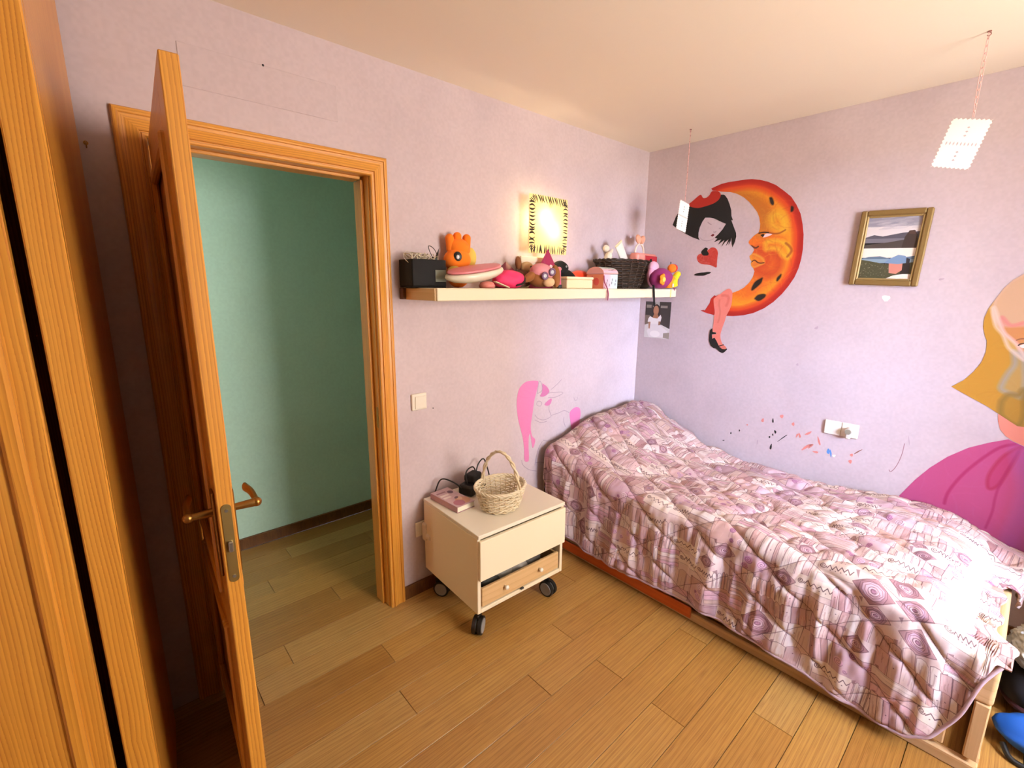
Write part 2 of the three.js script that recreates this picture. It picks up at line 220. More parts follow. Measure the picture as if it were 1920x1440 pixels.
{ // floor boards run along x, 14 cm wide; joints measured where the photograph shows them
  const f = struct('floor');
  part(f, 'underlay', new THREE.BoxGeometry(3.9, 0.04, 4.7).translate(-1.85, -0.034, 1.13), mat(0x2a1a0c, 0.9));
  const joints = { 2: [-2.217], 4: [-2.276, -0.9], 5: [-1.538, -2.75], 6: [-1.833, -0.6], 7: [-1.551, -2.6], 9: [-1.56, -2.8], 8: [-2.35, -1.1], 10: [-2.2, -0.85], 11: [-1.3, -2.6], 3: [-1.2, -2.95], 1: [-1.5, -2.7], 0: [-2.55, -1.7], '-1': [-1.6], '-2': [-2.232], '-3': [-1.75, -2.95], '-4': [-2.472], '-5': [-1.85], '-6': [-2.3, -1.2], '-7': [-2.6, -1.45] };
  const r = rng(7), w = 0.1378, t = 0.013, cache = [];
  for (let k = -7; k <= 23; k++) {
    const z0 = -0.072 + 0.14 * k, zc = z0 + 0.07;
    let xs = [-3.78, ...(joints[k] ?? [-3.0 + r() * 0.9, -1.6 + r() * 0.9]), zc < -0.1 ? -0.62 : 0].sort((a, b) => a - b);
    if (zc > 0) xs[0] = XL;
    for (let i = 0; i + 1 < xs.length; i++) {
      const L = xs[i + 1] - xs[i] - 0.0022; if (L < 0.05) continue;
      const flip = r() < 0.5 ? -1 : 1, g = grain(cbox(L, t, w, 0.0007), 'x', 0.15, 1.7, [r() * 3, r() * 6]);
      if (flip < 0) { const uv = g.attributes.uv; for (let q = 0; q < uv.count; q++) uv.setX(q, -uv.getX(q)); }
      const m = part(f, 'floor_board', g, floorTones[Math.floor(r() * floorTones.length)], [(xs[i] + xs[i + 1]) / 2, -t / 2 + (r() - 0.5) * 0.0006, zc]);
      m.name = 'floor_board' + (cache.length ? '_' + String(cache.length).padStart(3, '0') : ''); cache.push(m);
    }
  }
}
{
  const b = (name, x0, x1, z0, z1) => slab(struct(name), 'board', M.darkPine, x0, x1, 0, 0.07, z0, z1, 0.6);
  b('baseboard_back', -1.983, -0.001, 0.0, 0.013); b('baseboard_right', -0.013, 0, 0.013, ZF); b('baseboard_left', XL, XL + 0.013, 0.75, ZF); b('baseboard_hall', -3.78, -0.62, -1.07, -1.055); b('baseboard_front', XL + 0.013, -0.013, ZF - 0.013, ZF);
}
{ // door frame: moulded casing mitred at the corners, jambs and stops
  const c = struct('trim_1'), W = 0.08, prof = [[0, 0], [0, 0.012], [0.004, 0.018], [0.012, 0.02], [0.017, 0.02], [0.019, 0.016], [0.03, 0.0155], [0.045, 0.019], [0.058, 0.0235], [0.062, 0.024], [0.064, 0.018], [0.067, 0.018], [0.069, 0.023], [0.076, 0.023], [0.08, 0.019], [0.08, 0]];
  const run = (place) => { const p = []; for (let i = 0; i < prof.length; i++) { const a = prof[i], b = prof[(i + 1) % prof.length]; const A = place(a[0], a[1], 0), B = place(b[0], b[1], 0), C = place(b[0], b[1], 1), D = place(a[0], a[1], 1); p.push(...A, ...B, ...C, ...A, ...C, ...D); } const g = new THREE.BufferGeometry(); g.setAttribute('position', new THREE.Float32BufferAttribute(p, 3)); g.computeVertexNormals(); return g; };
  const xo = -1.983, xi = -2.883, T = 2.12;
  part(c, 'casing_upright', grain(run((a, d, t) => [xo - a, t ? T - a : 0, d]), 'y', 0.25, 1, [0.1, 0]), M.pine);
  part(c, 'casing_upright', grain(run((a, d, t) => [xi + a, t ? T - a : 0, d]), 'y', 0.25, 1, [0.5, 0.3]), M.pine);
  part(c, 'casing_head', grain(run((a, d, t) => [t ? xo - a : xi + a, T - a, d]), 'x', 0.25, 1, [0.3, 0.6]), M.pine);
  const jamb = (name, x0, x1, y0, y1, z0, z1, ax = 'y') => part(c, name, grain(cbox(x1 - x0, y1 - y0, z1 - z0, 0.002).translate((x0 + x1) / 2, (y0 + y1) / 2, (z0 + z1) / 2), ax, 0.25, 1, [x0, 0.2]), M.pine);
  jamb('jamb', -2.068, -2.04, 0, 2.045, -0.11, 0.001); jamb('jamb', -2.83, -2.8, 0, 2.045, -0.11, 0.001); jamb('head_jamb', -2.83, -2.04, 2.043, 2.065, -0.11, 0.001, 'x');
  jamb('door_stop', -2.082, -2.068, 0, 2.03, -0.11, -0.04); jamb('door_stop', -2.8, -2.788, 0, 2.03, -0.11, -0.04); jamb('door_stop', -2.788, -2.082, 2.03, 2.043, -0.11, -0.04, 'x');
  part(c, 'strike_plate', cbox(0.003, 0.1, 0.022, 0.001).translate(-2.0685, 0.99, -0.02), M.brassPlate);
}
{ // window behind the viewer: two casements and a sill
  const w = struct('window_1'), z = ZF + 0.12, cx = (WIN.x0 + WIN.x1) / 2, bar = (n, x0, x1, y0, y1) => part(w, n, cbox(x1 - x0, y1 - y0, 0.06, 0.004).translate((x0 + x1) / 2, (y0 + y1) / 2, z), M.white);
  bar('frame', WIN.x0, WIN.x0 + 0.05, WIN.y0, WIN.y1); bar('frame', WIN.x1 - 0.05, WIN.x1, WIN.y0, WIN.y1); bar('frame', WIN.x0 + 0.05, WIN.x1 - 0.05, WIN.y0, WIN.y0 + 0.05); bar('frame', WIN.x0 + 0.05, WIN.x1 - 0.05, WIN.y1 - 0.05, WIN.y1); bar('mullion', cx - 0.04, cx + 0.04, WIN.y0 + 0.05, WIN.y1 - 0.05);
  const glass = mat(0xffffff, 0.02, { transmission: 1, thickness: 0 });
  for (const s of [-1, 1]) part(w, 'pane', new THREE.PlaneGeometry(0.5 * (WIN.x1 - WIN.x0) - 0.09, WIN.y1 - WIN.y0 - 0.1).translate(cx + s * (0.25 * (WIN.x1 - WIN.x0) - 0.005), (WIN.y0 + WIN.y1) / 2, z), glass);
  part(w, 'sill', cbox(WIN.x1 - WIN.x0 + 0.1, 0.03, 0.1, 0.006).translate(cx, WIN.y0 - 0.016, ZF - 0.045), M.white);
}
{ // the open door, seen on its edge
  const d = struct('door_1'); d.position.set(-2.767, 0, 0.026); d.rotation.y = -0.058;   // local: z along the leaf from the hinges, x to the right
  const th = 0.034, Wd = 0.745, y0 = 0.008, y1 = 2.032, put = (n, za, zb, ya, yb, t, ax, o) => part(d, n, grain(cbox(t, yb - ya, zb - za, 0.002).translate(-th / 2, (ya + yb) / 2, (za + zb) / 2), ax, 0.25, 1, o), M.pine);
  put('stile', 0, 0.11, y0, y1, th, 'y', [0.1, 0]); put('stile', Wd - 0.11, Wd, y0, y1, th, 'y', [0.37, 0.4]);
  put('rail', 0.11, Wd - 0.11, y0, 0.2, th, 'z', [0, 0.2]); put('rail', 0.11, Wd - 0.11, 0.7, 0.82, th, 'z', [0.2, 0.4]); put('rail', 0.11, Wd - 0.11, 1.9, y1, th, 'z', [0.5, 0.1]);
  for (const [a, b] of [[0.2, 0.7], [0.82, 1.9]]) {
    put('door_panel', 0.11, Wd - 0.11, a, b, 0.016, 'y', [0.2, a]);
    for (const s of [-1, 1]) {
      const X = s < 0 ? -th - 0.003 : 0.003, bar = (za, zb, ya, yb, ax) => grain(cbox(0.016, yb - ya, zb - za, 0.005).translate(X, (ya + yb) / 2, (za + zb) / 2), ax, 0.25, 1, [0.3, 0]);
      part(d, 'panel_moulding', merged([bar(0.098, 0.13, a - 0.012, b + 0.012, 'y'), bar(Wd - 0.13, Wd - 0.098, a - 0.012, b + 0.012, 'y'), bar(0.13, Wd - 0.13, a - 0.012, a + 0.02, 'z'), bar(0.13, Wd - 0.13, b - 0.02, b + 0.012, 'z')]), M.pine);
    }
  }
  const lock = part(d, 'lock_plate', new THREE.ExtrudeGeometry((() => { const s = new THREE.Shape(); s.absarc(0, 0.09, 0.0105, 0, Math.PI); s.absarc(0, -0.09, 0.0105, Math.PI, 2 * Math.PI); return s; })(), { depth: 0.0025, bevelEnabled: false, curveSegments: 10 }).translate(-th / 2, 0.99, Wd - 0.0002), M.brassPlate);
  part(lock, 'latch', cbox(0.01, 0.026, 0.012, 0.002).translate(-th / 2, 0.985, Wd + 0.006), M.steel);
  for (const y of [1.075, 0.905]) part(lock, 'screw', new THREE.CylinderGeometry(0.004, 0.004, 0.002, 10).rotateX(Math.PI / 2).translate(-th / 2, y, Wd + 0.003), M.steel);
  for (const s of [-1, 1]) {
    const X = s < 0 ? -th : 0, h = part(d, 'door_handle', merged([cbox(0.006, 0.22, 0.04, 0.0025).translate(X + s * 0.003, 1.0, Wd - 0.055), moved(new THREE.CylinderGeometry(0.0085, 0.011, 0.05, 14).rotateZ(Math.PI / 2), X + s * 0.028, 1.055, Wd - 0.055), moved(ball(0.012, 0.012, 0.012, 14, 10), X + s * 0.055, 1.055, Wd - 0.055)]), M.brass);
    const L = [[X + s * 0.055, 1.055, Wd - 0.055], [X + s * 0.055, 1.058, Wd - 0.085], [X + s * 0.053, 1.06, Wd - 0.12], [X + s * 0.046, 1.06, Wd - 0.16]];
    const g = tube(L, 0.0075, 20, 10), p = g.attributes.position; for (let i = 0; i < p.count; i++) { const t = clamp((Wd - 0.055 - p.getZ(i)) / 0.11, 0, 1); p.setY(i, 1.06 + (p.getY(i) - 1.06) * (1 + 0.8 * t)); } g.computeVertexNormals();
    part(h, 'lever', g, M.brass);
  }
  for (const y of [0.205, 1.03, 1.87]) part(d, 'hinge', merged([moved(new THREE.CylinderGeometry(0.007, 0.007, 0.09, 12), -th - 0.002, y, -0.004), moved(ball(0.008, 0.008, 0.008, 10, 8), -th - 0.002, y + 0.05, -0.004), moved(ball(0.008, 0.008, 0.008, 10, 8), -th - 0.002, y - 0.05, -0.004)]), M.brass);
}
{ // the corridor's ceiling light, out of sight above the door
  const t = thing('ceiling_light', 'round white ceiling light in the corridor beyond the door', 'lamp', [-3.4, H, -0.58]);
  part(t, 'base', new THREE.CylinderGeometry(0.15, 0.15, 0.03, 32).translate(0, -0.0155, 0), M.white); part(t, 'diffuser', new THREE.CylinderGeometry(0.14, 0.12, 0.04, 32).translate(0, -0.0505, 0), mat(0xfff6e4, 0.5, { emissive: new THREE.Color(1, 0.93, 0.8), emissiveIntensity: 1.2 }));
  const l = new THREE.RectAreaLight(new THREE.Color(1.0, 0.95, 0.85), 62, 0.2, 0.2); l.name = 'corridor_lamp'; l.position.set(0, -0.075, 0); l.rotation.x = -Math.PI / 2; t.add(l);
}

// ---------- wardrobe ----------
{
  const t = thing('wardrobe', 'tall honey pine wardrobe with varnished side beside the open door', 'wardrobe', [-2.967, 0, 0.068], -0.096);   // local: x to the right, z to the front; origin at the back right corner
  const D = 0.6, Wd = 0.6, Ht = 2.42, b = (n, x0, x1, y0, y1, z0, z1, ax = 'y', m = M.pine, o = [0, 0]) => part(t, n, grain(cbox(x1 - x0, y1 - y0, z1 - z0, 0.003).translate((x0 + x1) / 2, (y0 + y1) / 2, (z0 + z1) / 2), ax, 0.25, 1, o), m);
  b('side_panel', -0.022, 0, 0, Ht, 0, D - 0.022, 'y', M.pine, [0.1, 0.2]); b('side_panel', -Wd, -Wd + 0.022, 0, Ht, 0, D - 0.022);
  b('back_panel', -Wd + 0.022, -0.022, 0.05, Ht - 0.022, 0, 0.006); b('top_panel', -Wd + 0.022, -0.022, Ht - 0.022, Ht, 0, D - 0.022, 'x'); b('bottom_panel', -Wd + 0.022, -0.022, 0.07, 0.092, 0.006, D - 0.022, 'x');
  b('plinth', -Wd + 0.022, -0.022, 0, 0.07, D - 0.06, D - 0.04, 'x');
  b('front_stile', -0.058, 0, 0, Ht, D - 0.022, D, 'y', M.pine, [0.31, 0.5]); b('front_stile', -Wd, -Wd + 0.05, 0, Ht, D - 0.022, D, 'y', M.pine, [0.6, 0.1]);
  const door = b('wardrobe_door', -Wd + 0.054, -0.08, 0.03, Ht - 0.03, D - 0.03, D - 0.006, 'y', M.pine, [0.05, 0.8]);
  const mould = (x0, x1, y0, y1, ax) => grain(cbox(x1 - x0, y1 - y0, 0.018, 0.006).translate((x0 + x1) / 2, (y0 + y1) / 2, D - 0.002), ax, 0.25, 1, [0.2, 0]);
  part(door, 'panel_moulding', merged([mould(-0.145, -0.115, 0.13, Ht - 0.13, 'y'), mould(-Wd + 0.1, -Wd + 0.13, 0.13, Ht - 0.13, 'y'), mould(-Wd + 0.13, -0.145, 0.13, 0.16, 'x'), mould(-Wd + 0.13, -0.145, Ht - 0.16, Ht - 0.13, 'x')]), M.pine);
}
// ---------- night table on castors ----------
{
  const t = thing('nightstand', 'cream night table on black castors with a wooden drawer below its flap', 'nightstand', [-1.606, 0, 0.27], -0.035);
  const Wn = 0.535, Dn = 0.475, y0 = 0.145, y1 = 0.535, X = Wn / 2, Z = Dn / 2, b = (n, xa, xb, ya, yb, za, zb, m = M.cream, ax = 'x') => part(t, n, grain(cbox(xb - xa, yb - ya, zb - za, 0.002).translate((xa + xb) / 2, (ya + yb) / 2, (za + zb) / 2), ax, 0.25, 1), m);
  b('top_panel', -X, X, y1 - 0.018, y1, -Z, Z + 0.004, M.creamTop);
  b('side_panel', -X, -X + 0.018, y0, y1 - 0.019, -Z, Z - 0.004); b('side_panel', X - 0.018, X, y0, y1 - 0.019, -Z, Z - 0.004);
  b('bottom_panel', -X + 0.018, X - 0.018, y0, y0 + 0.02, -Z, Z - 0.004); b('back_panel', -X + 0.018, X - 0.018, y0 + 0.02, y1 - 0.019, -Z, -Z + 0.008);
  b('flap', -X + 0.003, X - 0.003, 0.318, y1 - 0.026, Z - 0.004, Z + 0.014);
  // the drawer under the flap
  const d = b('drawer', -X + 0.026, X - 0.026, y0 + 0.026, y0 + 0.118, Z - 0.02, Z - 0.006, M.birch);
  part(d, 'drawer_side', merged([grain(cbox(0.01, 0.085, 0.38, 0.001).translate(-X + 0.032, y0 + 0.07, Z - 0.211), 'z'), grain(cbox(0.01, 0.085, 0.38, 0.001).translate(X - 0.032, y0 + 0.07, Z - 0.211), 'z'), grain(cbox(Wn - 0.09, 0.006, 0.38, 0.001).translate(0, y0 + 0.03, Z - 0.211), 'z')]), M.birch);
  for (const x of [-0.11, 0.108]) part(d, 'knob', lathe([[0.0001, 0], [0.006, 0], [0.005, 0.006], [0.009, 0.01], [0.011, 0.016], [0.009, 0.021], [0.0001, 0.023]], 18).rotateX(Math.PI / 2).translate(x, y0 + 0.078, Z - 0.006), M.white);
  part(t, 'drawer_catch', cbox(0.02, 0.008, 0.012, 0.002).translate(-0.01, y0 + 0.024, Z - 0.0), M.darkGrey);
  const wheel = new THREE.CylinderGeometry(0.042, 0.042, 0.016, 28).rotateZ(Math.PI / 2), hub = new THREE.CylinderGeometry(0.033, 0.033, 0.02, 28).rotateZ(Math.PI / 2);
  for (const [x, z, a] of [[-X + 0.05, Z - 0.065, -0.93], [X - 0.05, Z - 0.065, 0.15], [-X + 0.05, -Z + 0.06, 0.6], [X - 0.05, -Z + 0.06, 0.3]]) {
    const c = new THREE.Group(); c.name = 'castor'; c.position.set(x, 0, z); c.rotation.y = a; t.add(c);
    for (const s of [-1, 1]) { part(c, 'wheel', wheel, M.black, [s * 0.014, 0.042, 0.012]); part(c, 'wheel_disc', hub, M.grey, [s * 0.0145, 0.042, 0.012]); }
    part(c, 'stem', merged([new THREE.CylinderGeometry(0.008, 0.008, 0.06, 12).translate(0, 0.115, -0.012), moved(new THREE.CylinderGeometry(0.026, 0.026, 0.008, 20), 0, 0.141, -0.012), cbox(0.012, 0.03, 0.05, 0.004).translate(0, 0.08, -0.002)]), M.black);
  }
}
// ---------- wall shelf ----------
{
  const t = thing('wall_shelf', 'long cream wall shelf with a bare wood end, loaded with toys', 'shelf', [0, 0, 0]);
  part(t, 'board', cbox(1.915, 0.054, 0.28, 0.003).translate(-0.9605, 1.557, 0.1405), mat(0xe4d8ba, 0.45));
  part(t, 'end_band', grain(cbox(0.006, 0.05, 0.262, 0.001).translate(-1.9215, 1.557, 0.139), 'z', 0.25, 1), M.birch);
  part(t, 'wall_batten', grain(cbox(0.02, 0.05, 0.03, 0.001).translate(-1.93, 1.557, 0.016), 'y', 0.25, 1), M.darkPine);
  part(t, 'tape', cbox(0.014, 0.056, 0.002, 0.0005).translate(-0.075, 1.557, 0.2815), mat(0xd9cf7a, 0.4));
}
// ---------- bed ----------
{
  const t = thing('bed', 'pale wooden single bed with a plank base, pushed into the corner', 'bed', [0, 0, 0]);
  const b = (n, xa, xb, ya, yb, za, zb, ax = 'z', m = M.birch, o = [0, 0]) => part(t, n, grain(cbox(xb - xa, yb - ya, zb - za, 0.004).translate((xa + xb) / 2, (ya + yb) / 2, (za + zb) / 2), ax, 0.25, 1, o), m);
  const x0 = -1.01, x1 = -0.03, z0 = 0.04, z1 = 2.062;
  b('floor_rail', x0, x0 + 0.03, 0, 0.045, z0, z1 - 0.001); b('floor_rail', x1 - 0.03, x1, 0, 0.062, z0, z1 - 0.001); b('floor_rail', x0 + 0.03, x1 - 0.03, 0, 0.062, z1 - 0.03, z1, 'x');
  b('side_rail', x0, x0 + 0.028, 0.28, 0.43, z0, 1.988); b('side_rail', x1 - 0.028, x1, 0.28, 0.43, z0, 1.988);
  part(t, 'foot_board', grain(new RoundedBoxGeometry(x1 - x0, 0.15, 0.07, 3, 0.014).translate((x0 + x1) / 2, 0.354, 2.026), 'x', 0.25, 1, [0.1, 0.3]), M.birch);
  b('head_board', x0, x1, 0.062, 0.43, z0 - 0.002, z0 + 0.03, 'x');
  for (const x of [x0, x1 - 0.03]) b('post', x, x + 0.03, 0.062, 0.28, 2.02, 2.058, 'y');
  b('post', x0 + 0.004, x0 + 0.03, 0.062, 0.28, 1.94, 1.972, 'y', M.birch, [0.2, 0.4]);
  b('drawer_front', x0 + 0.012, x0 + 0.03, 0.064, 0.27, 0.96, 1.935); 
  b('drawer_front', x0 + 0.012, x0 + 0.03, 0.064, 0.27, 0.075, 0.95);
  part(t, 'orange_board', grain(cbox(0.01, 0.058, 0.86, 0.002).translate(x0 - 0.0055, 0.046, 0.63), 'z'), mat(0xf48c48, 0.45, { map: birchTex })).userData.label = 'orange stained board along the base';
  b('slat_base', x0 + 0.028, x1 - 0.028, 0.38, 0.4, z0 + 0.03, 1.99);
}
{ const m = thing('mattress', 'white mattress on the bed, under the pink patterned quilt', 'mattress', [-0.51, 0.401, 1.02]); part(m, 'core', new RoundedBoxGeometry(0.93, 0.115, 1.92, 4, 0.04).translate(0, 0.058, 0), mat(0xe8e3da, 0.9)); }
{ const m = thing('pillow', 'white pillow under the quilt at the bed head', 'pillow', [-0.52, 0.517, 0.29]); part(m, 'pillow_case', lump(0.36, 0.06, 0.15, 0.1, 5).translate(0, 0.062, 0), mat(0xefe9e0, 0.9)); }
// ---------- behind the viewer: a tall dark bookcase that keeps daylight off the door corner ----------
{
  const t = thing('bookcase', 'tall dark brown open bookcase against the window wall', 'bookcase', [-2.85, 0, 2.75]), m = mat(0x2c1d12, 0.6), b = (n, w, h, d, x, y, z) => part(t, n, cbox(w, h, d, 0.003).translate(x, y, z), m);
  b('back_panel', 1.5, 2.2, 0.012, 0, 1.1, 0.14); for (const x of [-0.74, 0, 0.74]) b('upright', 0.022, 2.2, 0.27, x, 1.1, 0); for (const y of [0.05, 0.48, 0.9, 1.32, 1.74, 2.19]) for (const s of [-1, 1]) b('shelf', 0.716, 0.022, 0.265, s * 0.37, y, 0);
}
// ---------- the house across the street, which hides part of the sky from the window ----------
{
  const t = thing('house_across_street', 'pale rendered house across the street outside the window', 'building', [6, -3, 13]), wall = mat(0xd8c8ae, 0.9);
  part(t, 'facade', new THREE.BoxGeometry(18, 17, 4).translate(0, 8.5, 2), wall); part(t, 'roof', new THREE.BoxGeometry(18.6, 0.4, 4.6).translate(0, 17.2, 2), mat(0x8a4a32, 0.9));
  for (let k = 0; k < 5; k++) for (let f = 0; f < 5; f++) { const w = part(t, 'window', cbox(1.3, 1.5, 0.1, 0.01), mat(0x8f8a80, 0.6), [-7 + k * 3.4, 2.2 + f * 3.1, -0.02]); part(w, 'pane', cbox(1.1, 1.3, 0.02, 0.004), mat(0x2c3640, 0.1), [0, 0, -0.055]); }
}
{ const t = struct('ground_outside'); part(t, 'street', new THREE.BoxGeometry(90, 0.4, 60).translate(0, -3.2, 33.2), mat(0xa89678, 0.95)); }
// ---------- beyond the frame: the cabinet at the bed foot that keeps the window's light off the wall by the painted lady ----------
{
  const t = thing('tall_cabinet', 'tall honey pine cabinet with two doors past the bed foot', 'cabinet', [-0.26, 0, 2.85]), b = (n, w, h, d, x, y, z, ax = 'y') => part(t, n, grain(cbox(w, h, d, 0.004).translate(x, y, z), ax, 0.25, 1, [x, y]), M.pine);
  b('side_panel', 0.48, 2.1, 0.02, 0, 1.05, -0.36); b('side_panel', 0.48, 2.1, 0.02, 0, 1.05, 0.36); b('back_panel', 0.01, 2.04, 0.698, 0.23, 1.05, 0); b('top_panel', 0.48, 0.02, 0.698, 0, 2.089, 0, 'z'); b('bottom_panel', 0.48, 0.02, 0.698, 0, 0.06, 0, 'z');
  for (const s of [-1, 1]) { const d = b('cabinet_door', 0.02, 2.0, 0.345, -0.25, 1.07, s * 0.176); part(d, 'knob', ball(0.016, 0.016, 0.016, 14, 10), M.brass, [-0.272, 1.05, s * 0.04]); }
}

// ---------- quilt ----------
const quiltTex = canvasTex(2048, 1536, (g, W, Hh) => {   // printed cotton: crooked pickets, roses and zigzags in mauve on blush; 2.3 m by 1.72 m
  const r = rng(99), R = (a, b) => a + (b - a) * r(), pick = (l) => l[Math.floor(r() * l.length)];
  const pale = ['#e0cfc7', '#dcc4bc', '#e8dcd5', '#d4b8b0', '#d8b9b6', '#ccb0a2', '#ece3dc', '#d0b4b2'], mauve = ['#b9949e', '#a98590', '#c5a4ae', '#967078', '#b38f92', '#c4a0b4', '#c79f98'], ink = 'rgba(58,28,38,';
  g.scale(0.7, 0.7); W /= 0.7; Hh /= 0.7; g.fillStyle = '#dfcbc5'; g.fillRect(0, 0, W, Hh);
  for (let i = 0; i < 2600; i++) { g.globalAlpha = R(0.05, 0.22); g.fillStyle = pick(r() < 0.55 ? pale : mauve); g.beginPath(); g.ellipse(R(0, W), R(0, Hh), R(8, 50), R(5, 26), R(0, 3), 0, 7); g.fill(); }
  g.globalAlpha = 1;
  const stroke = (pts, w, a, close) => { g.strokeStyle = ink + a + ')'; g.lineWidth = w; g.lineJoin = 'round'; g.beginPath(); pts.forEach(([x, y], i) => (i ? g.lineTo(x, y) : g.moveTo(x, y))); if (close) g.closePath(); g.stroke(); };
  const fill = (pts, c, a = 1) => { g.globalAlpha = a; g.fillStyle = c; g.beginPath(); pts.forEach(([x, y], i) => (i ? g.lineTo(x, y) : g.moveTo(x, y))); g.closePath(); g.fill(); g.globalAlpha = 1; };
  const spiral = (x, y, R0, turns, w, a) => { const p = []; for (let k = 0; k <= turns * 14; k++) { const t = k / 14 * 6.283, q = R0 * (1 - k / (turns * 14) * 0.92); p.push([x + q * Math.cos(t), y + q * Math.sin(t) * 0.9]); } stroke(p, w, a); };
  const streaks = (x, y, w, h, n, lo, hi) => { for (let k = 0; k < n; k++) { const a = R(x, x + w), t = R(y, y + h * 0.6); g.globalAlpha = R(lo, hi); g.strokeStyle = pick(['#7d5a5a', '#a58480', '#f2e7e1', '#c7a6a0', '#b9878c', '#8f6a68', '#e6cfc8']); g.lineWidth = R(1.5, 6); g.beginPath(); g.moveTo(a, t); g.quadraticCurveTo(a + R(-5, 5), t + h * 0.3, a + R(-7, 7), Math.min(y + h, t + h * R(0.3, 0.7))); g.stroke(); } g.globalAlpha = 1; };
  function pickets(x, y, w, h) {
    const n = 3 + Math.floor(r() * 4), s = w / n, flat = r() < 0.6;
    for (let i = 0; i < n; i++) {
      const a = x + i * s, t = R(0, 0.14) * h, l = R(-0.14, 0.14) * s, p = flat ? [[a + l, y + h], [a + R(-3, 3), y], [a + s + R(-3, 3), y + R(-4, 4)], [a + s + l, y + h]] : [[a + 2 + l, y + h], [a + 2, y + t + 10], [a + s * 0.35, y + t], [a + s * 0.7, y + t + R(-4, 4)], [a + s - 2, y + t + 12], [a + s - 2 + l, y + h]];
      fill(p, r() < 0.66 ? pick(pale) : pick(['#c9a7a4', '#b9938f', '#c6a09a', '#d2aeb0', '#a97f80']), 0.9); streaks(a, y + t, s, h - t, 7, 0.12, 0.4); stroke(p, R(1.4, 2.8), 0.55);
      if (r() < 0.3) { g.fillStyle = ink + '0.6)'; g.beginPath(); g.arc(a + s / 2, y + h * R(0.25, 0.5), 2.8, 0, 7); g.fill(); }
    }
  }
  function rose(x, y, w, h) {
    const cx = x + w / 2, cy = y + h / 2, pts = (k, j) => Array.from({ length: 9 }, (_, i) => { const a = i / 9 * 6.283, q = k * (1 + j * (r() - 0.5)); return [cx + w * q * Math.cos(a), cy + h * q * Math.sin(a)]; });
    fill([[cx - w * 0.62, cy], [cx, cy - h * 0.6], [cx + w * 0.62, cy], [cx, cy + h * 0.6]], pick(['#a98088', '#94696f', '#b78f94', '#c7a3a6']), 0.85); stroke([[cx - w * 0.62, cy], [cx, cy - h * 0.6], [cx + w * 0.62, cy], [cx, cy + h * 0.6]], 2.4, 0.6, true);
    fill(pts(0.42, 0.1), pick(['#8d6670', '#9c757e', '#a87f88']), 0.8); fill(pts(0.34, 0.15), pick(mauve), 0.95); fill(pts(0.25, 0.2), '#cfabb2', 0.95); fill(pts(0.17, 0.2), '#dcc0c8', 1); fill(pts(0.09, 0.2), '#b5869c', 1);
    for (const k of [0.42, 0.34, 0.26, 0.17, 0.08]) stroke(pts(k, 0.16), 1.8, 0.6, true); spiral(cx, cy, w * 0.2, 2, 1.8, 0.55);
  }
  function zigzag(x, y, w, h) {
    fill([[x, y], [x + w, y + R(-6, 6)], [x + w, y + h], [x, y + h + R(-6, 6)]], pick(['#e7d8c8', '#ecdfd2', '#e3d2c4']), 0.95); stroke([[x, y + h], [x + w, y + h]], 2, 0.45);
    for (let k = 0; k < 12; k++) { g.globalAlpha = 0.12; g.fillStyle = pick(mauve); g.fillRect(x + R(0, w * 0.7), y + R(0, h), w * R(0.15, 0.3), R(2, 5)); } g.globalAlpha = 1;
    const yy = y + h * 0.45; spiral(x + 18, yy, 15, 2, 3.2, 0.75); const p = []; for (let k = 0; k <= 9; k++) p.push([x + 34 + k * (w - 40) / 9, yy + (k % 2 ? -11 : 10) + R(-3, 3)]); stroke(p, 3.4, 0.78);
    for (let k = 0; k < 4; k++) { g.fillStyle = ink + '0.7)'; g.beginPath(); g.arc(x + 50 + k * (w - 60) / 4, yy + 16, 2.6, 0, 7); g.fill(); }
  }
  function planks(x, y, w, h) { const n = 3 + Math.floor(r() * 3); for (let i = 0; i < n; i++) { const p = [[x, y + i * h / n + R(-3, 3)], [x + w, y + i * h / n + R(-5, 5)], [x + w, y + (i + 1) * h / n - 3], [x, y + (i + 1) * h / n - 3]]; fill(p, pick(r() < 0.6 ? pale : ['#d7abb9', '#e0b9c0', '#cda3ae', '#c9a08f']), 0.92); stroke(p, 2, 0.5, true); for (let k = 0; k < 7; k++) { const yy = R(p[0][1] + 4, p[3][1]); stroke([[x + R(0, w * 0.4), yy], [x + R(w * 0.5, w), yy + R(-3, 3)]], R(1, 3), 0.14); } } }
  function swirls(x, y, w, h) { fill([[x, y], [x + w, y + 6], [x + w - 6, y + h], [x + 4, y + h]], pick(mauve), 0.65); for (let k = 0; k < 4; k++) { const a = R(x + 15, x + w - 15), b = R(y + 15, y + h - 15), q = R(9, 22); g.fillStyle = pick(['#d9b1c6', '#e6ccd6', '#bb86a6']); g.beginPath(); g.arc(a, b, q, 0, 7); g.fill(); spiral(a, b, q, 2, 2, 0.6); } stroke([[x, y], [x + w, y + 6], [x + w - 6, y + h], [x + 4, y + h]], 2.4, 0.6, true); }
  let y = -20, row = 0;
  while (y < Hh) {
    const h = R(88, 150); let x = -40 - R(0, 80);
    while (x < W) { const w = R(90, 200), k = r(); g.save(); g.translate(x + w / 2, y + h / 2); g.rotate(R(-0.12, 0.12)); g.translate(-x - w / 2, -y - h / 2); if (k < 0.4) pickets(x, y, w, h); else if (k < 0.53) { const q = R(0.6, 0.95); rose(x + w * 0.1, y + h * 0.1, Math.min(w, h * 1.2) * q, h * q); } else if (k < 0.7) zigzag(x, y, w, h * 0.62); else if (k < 0.87) planks(x, y, w, h); else swirls(x, y, w, h); g.restore(); fill([[x + w - 8, y], [x + w + 8, y - 8], [x + w + R(2, 14), y + R(20, 46)]], 'rgb(116,84,92)', 0.6); x += w * R(0.9, 1.02); }
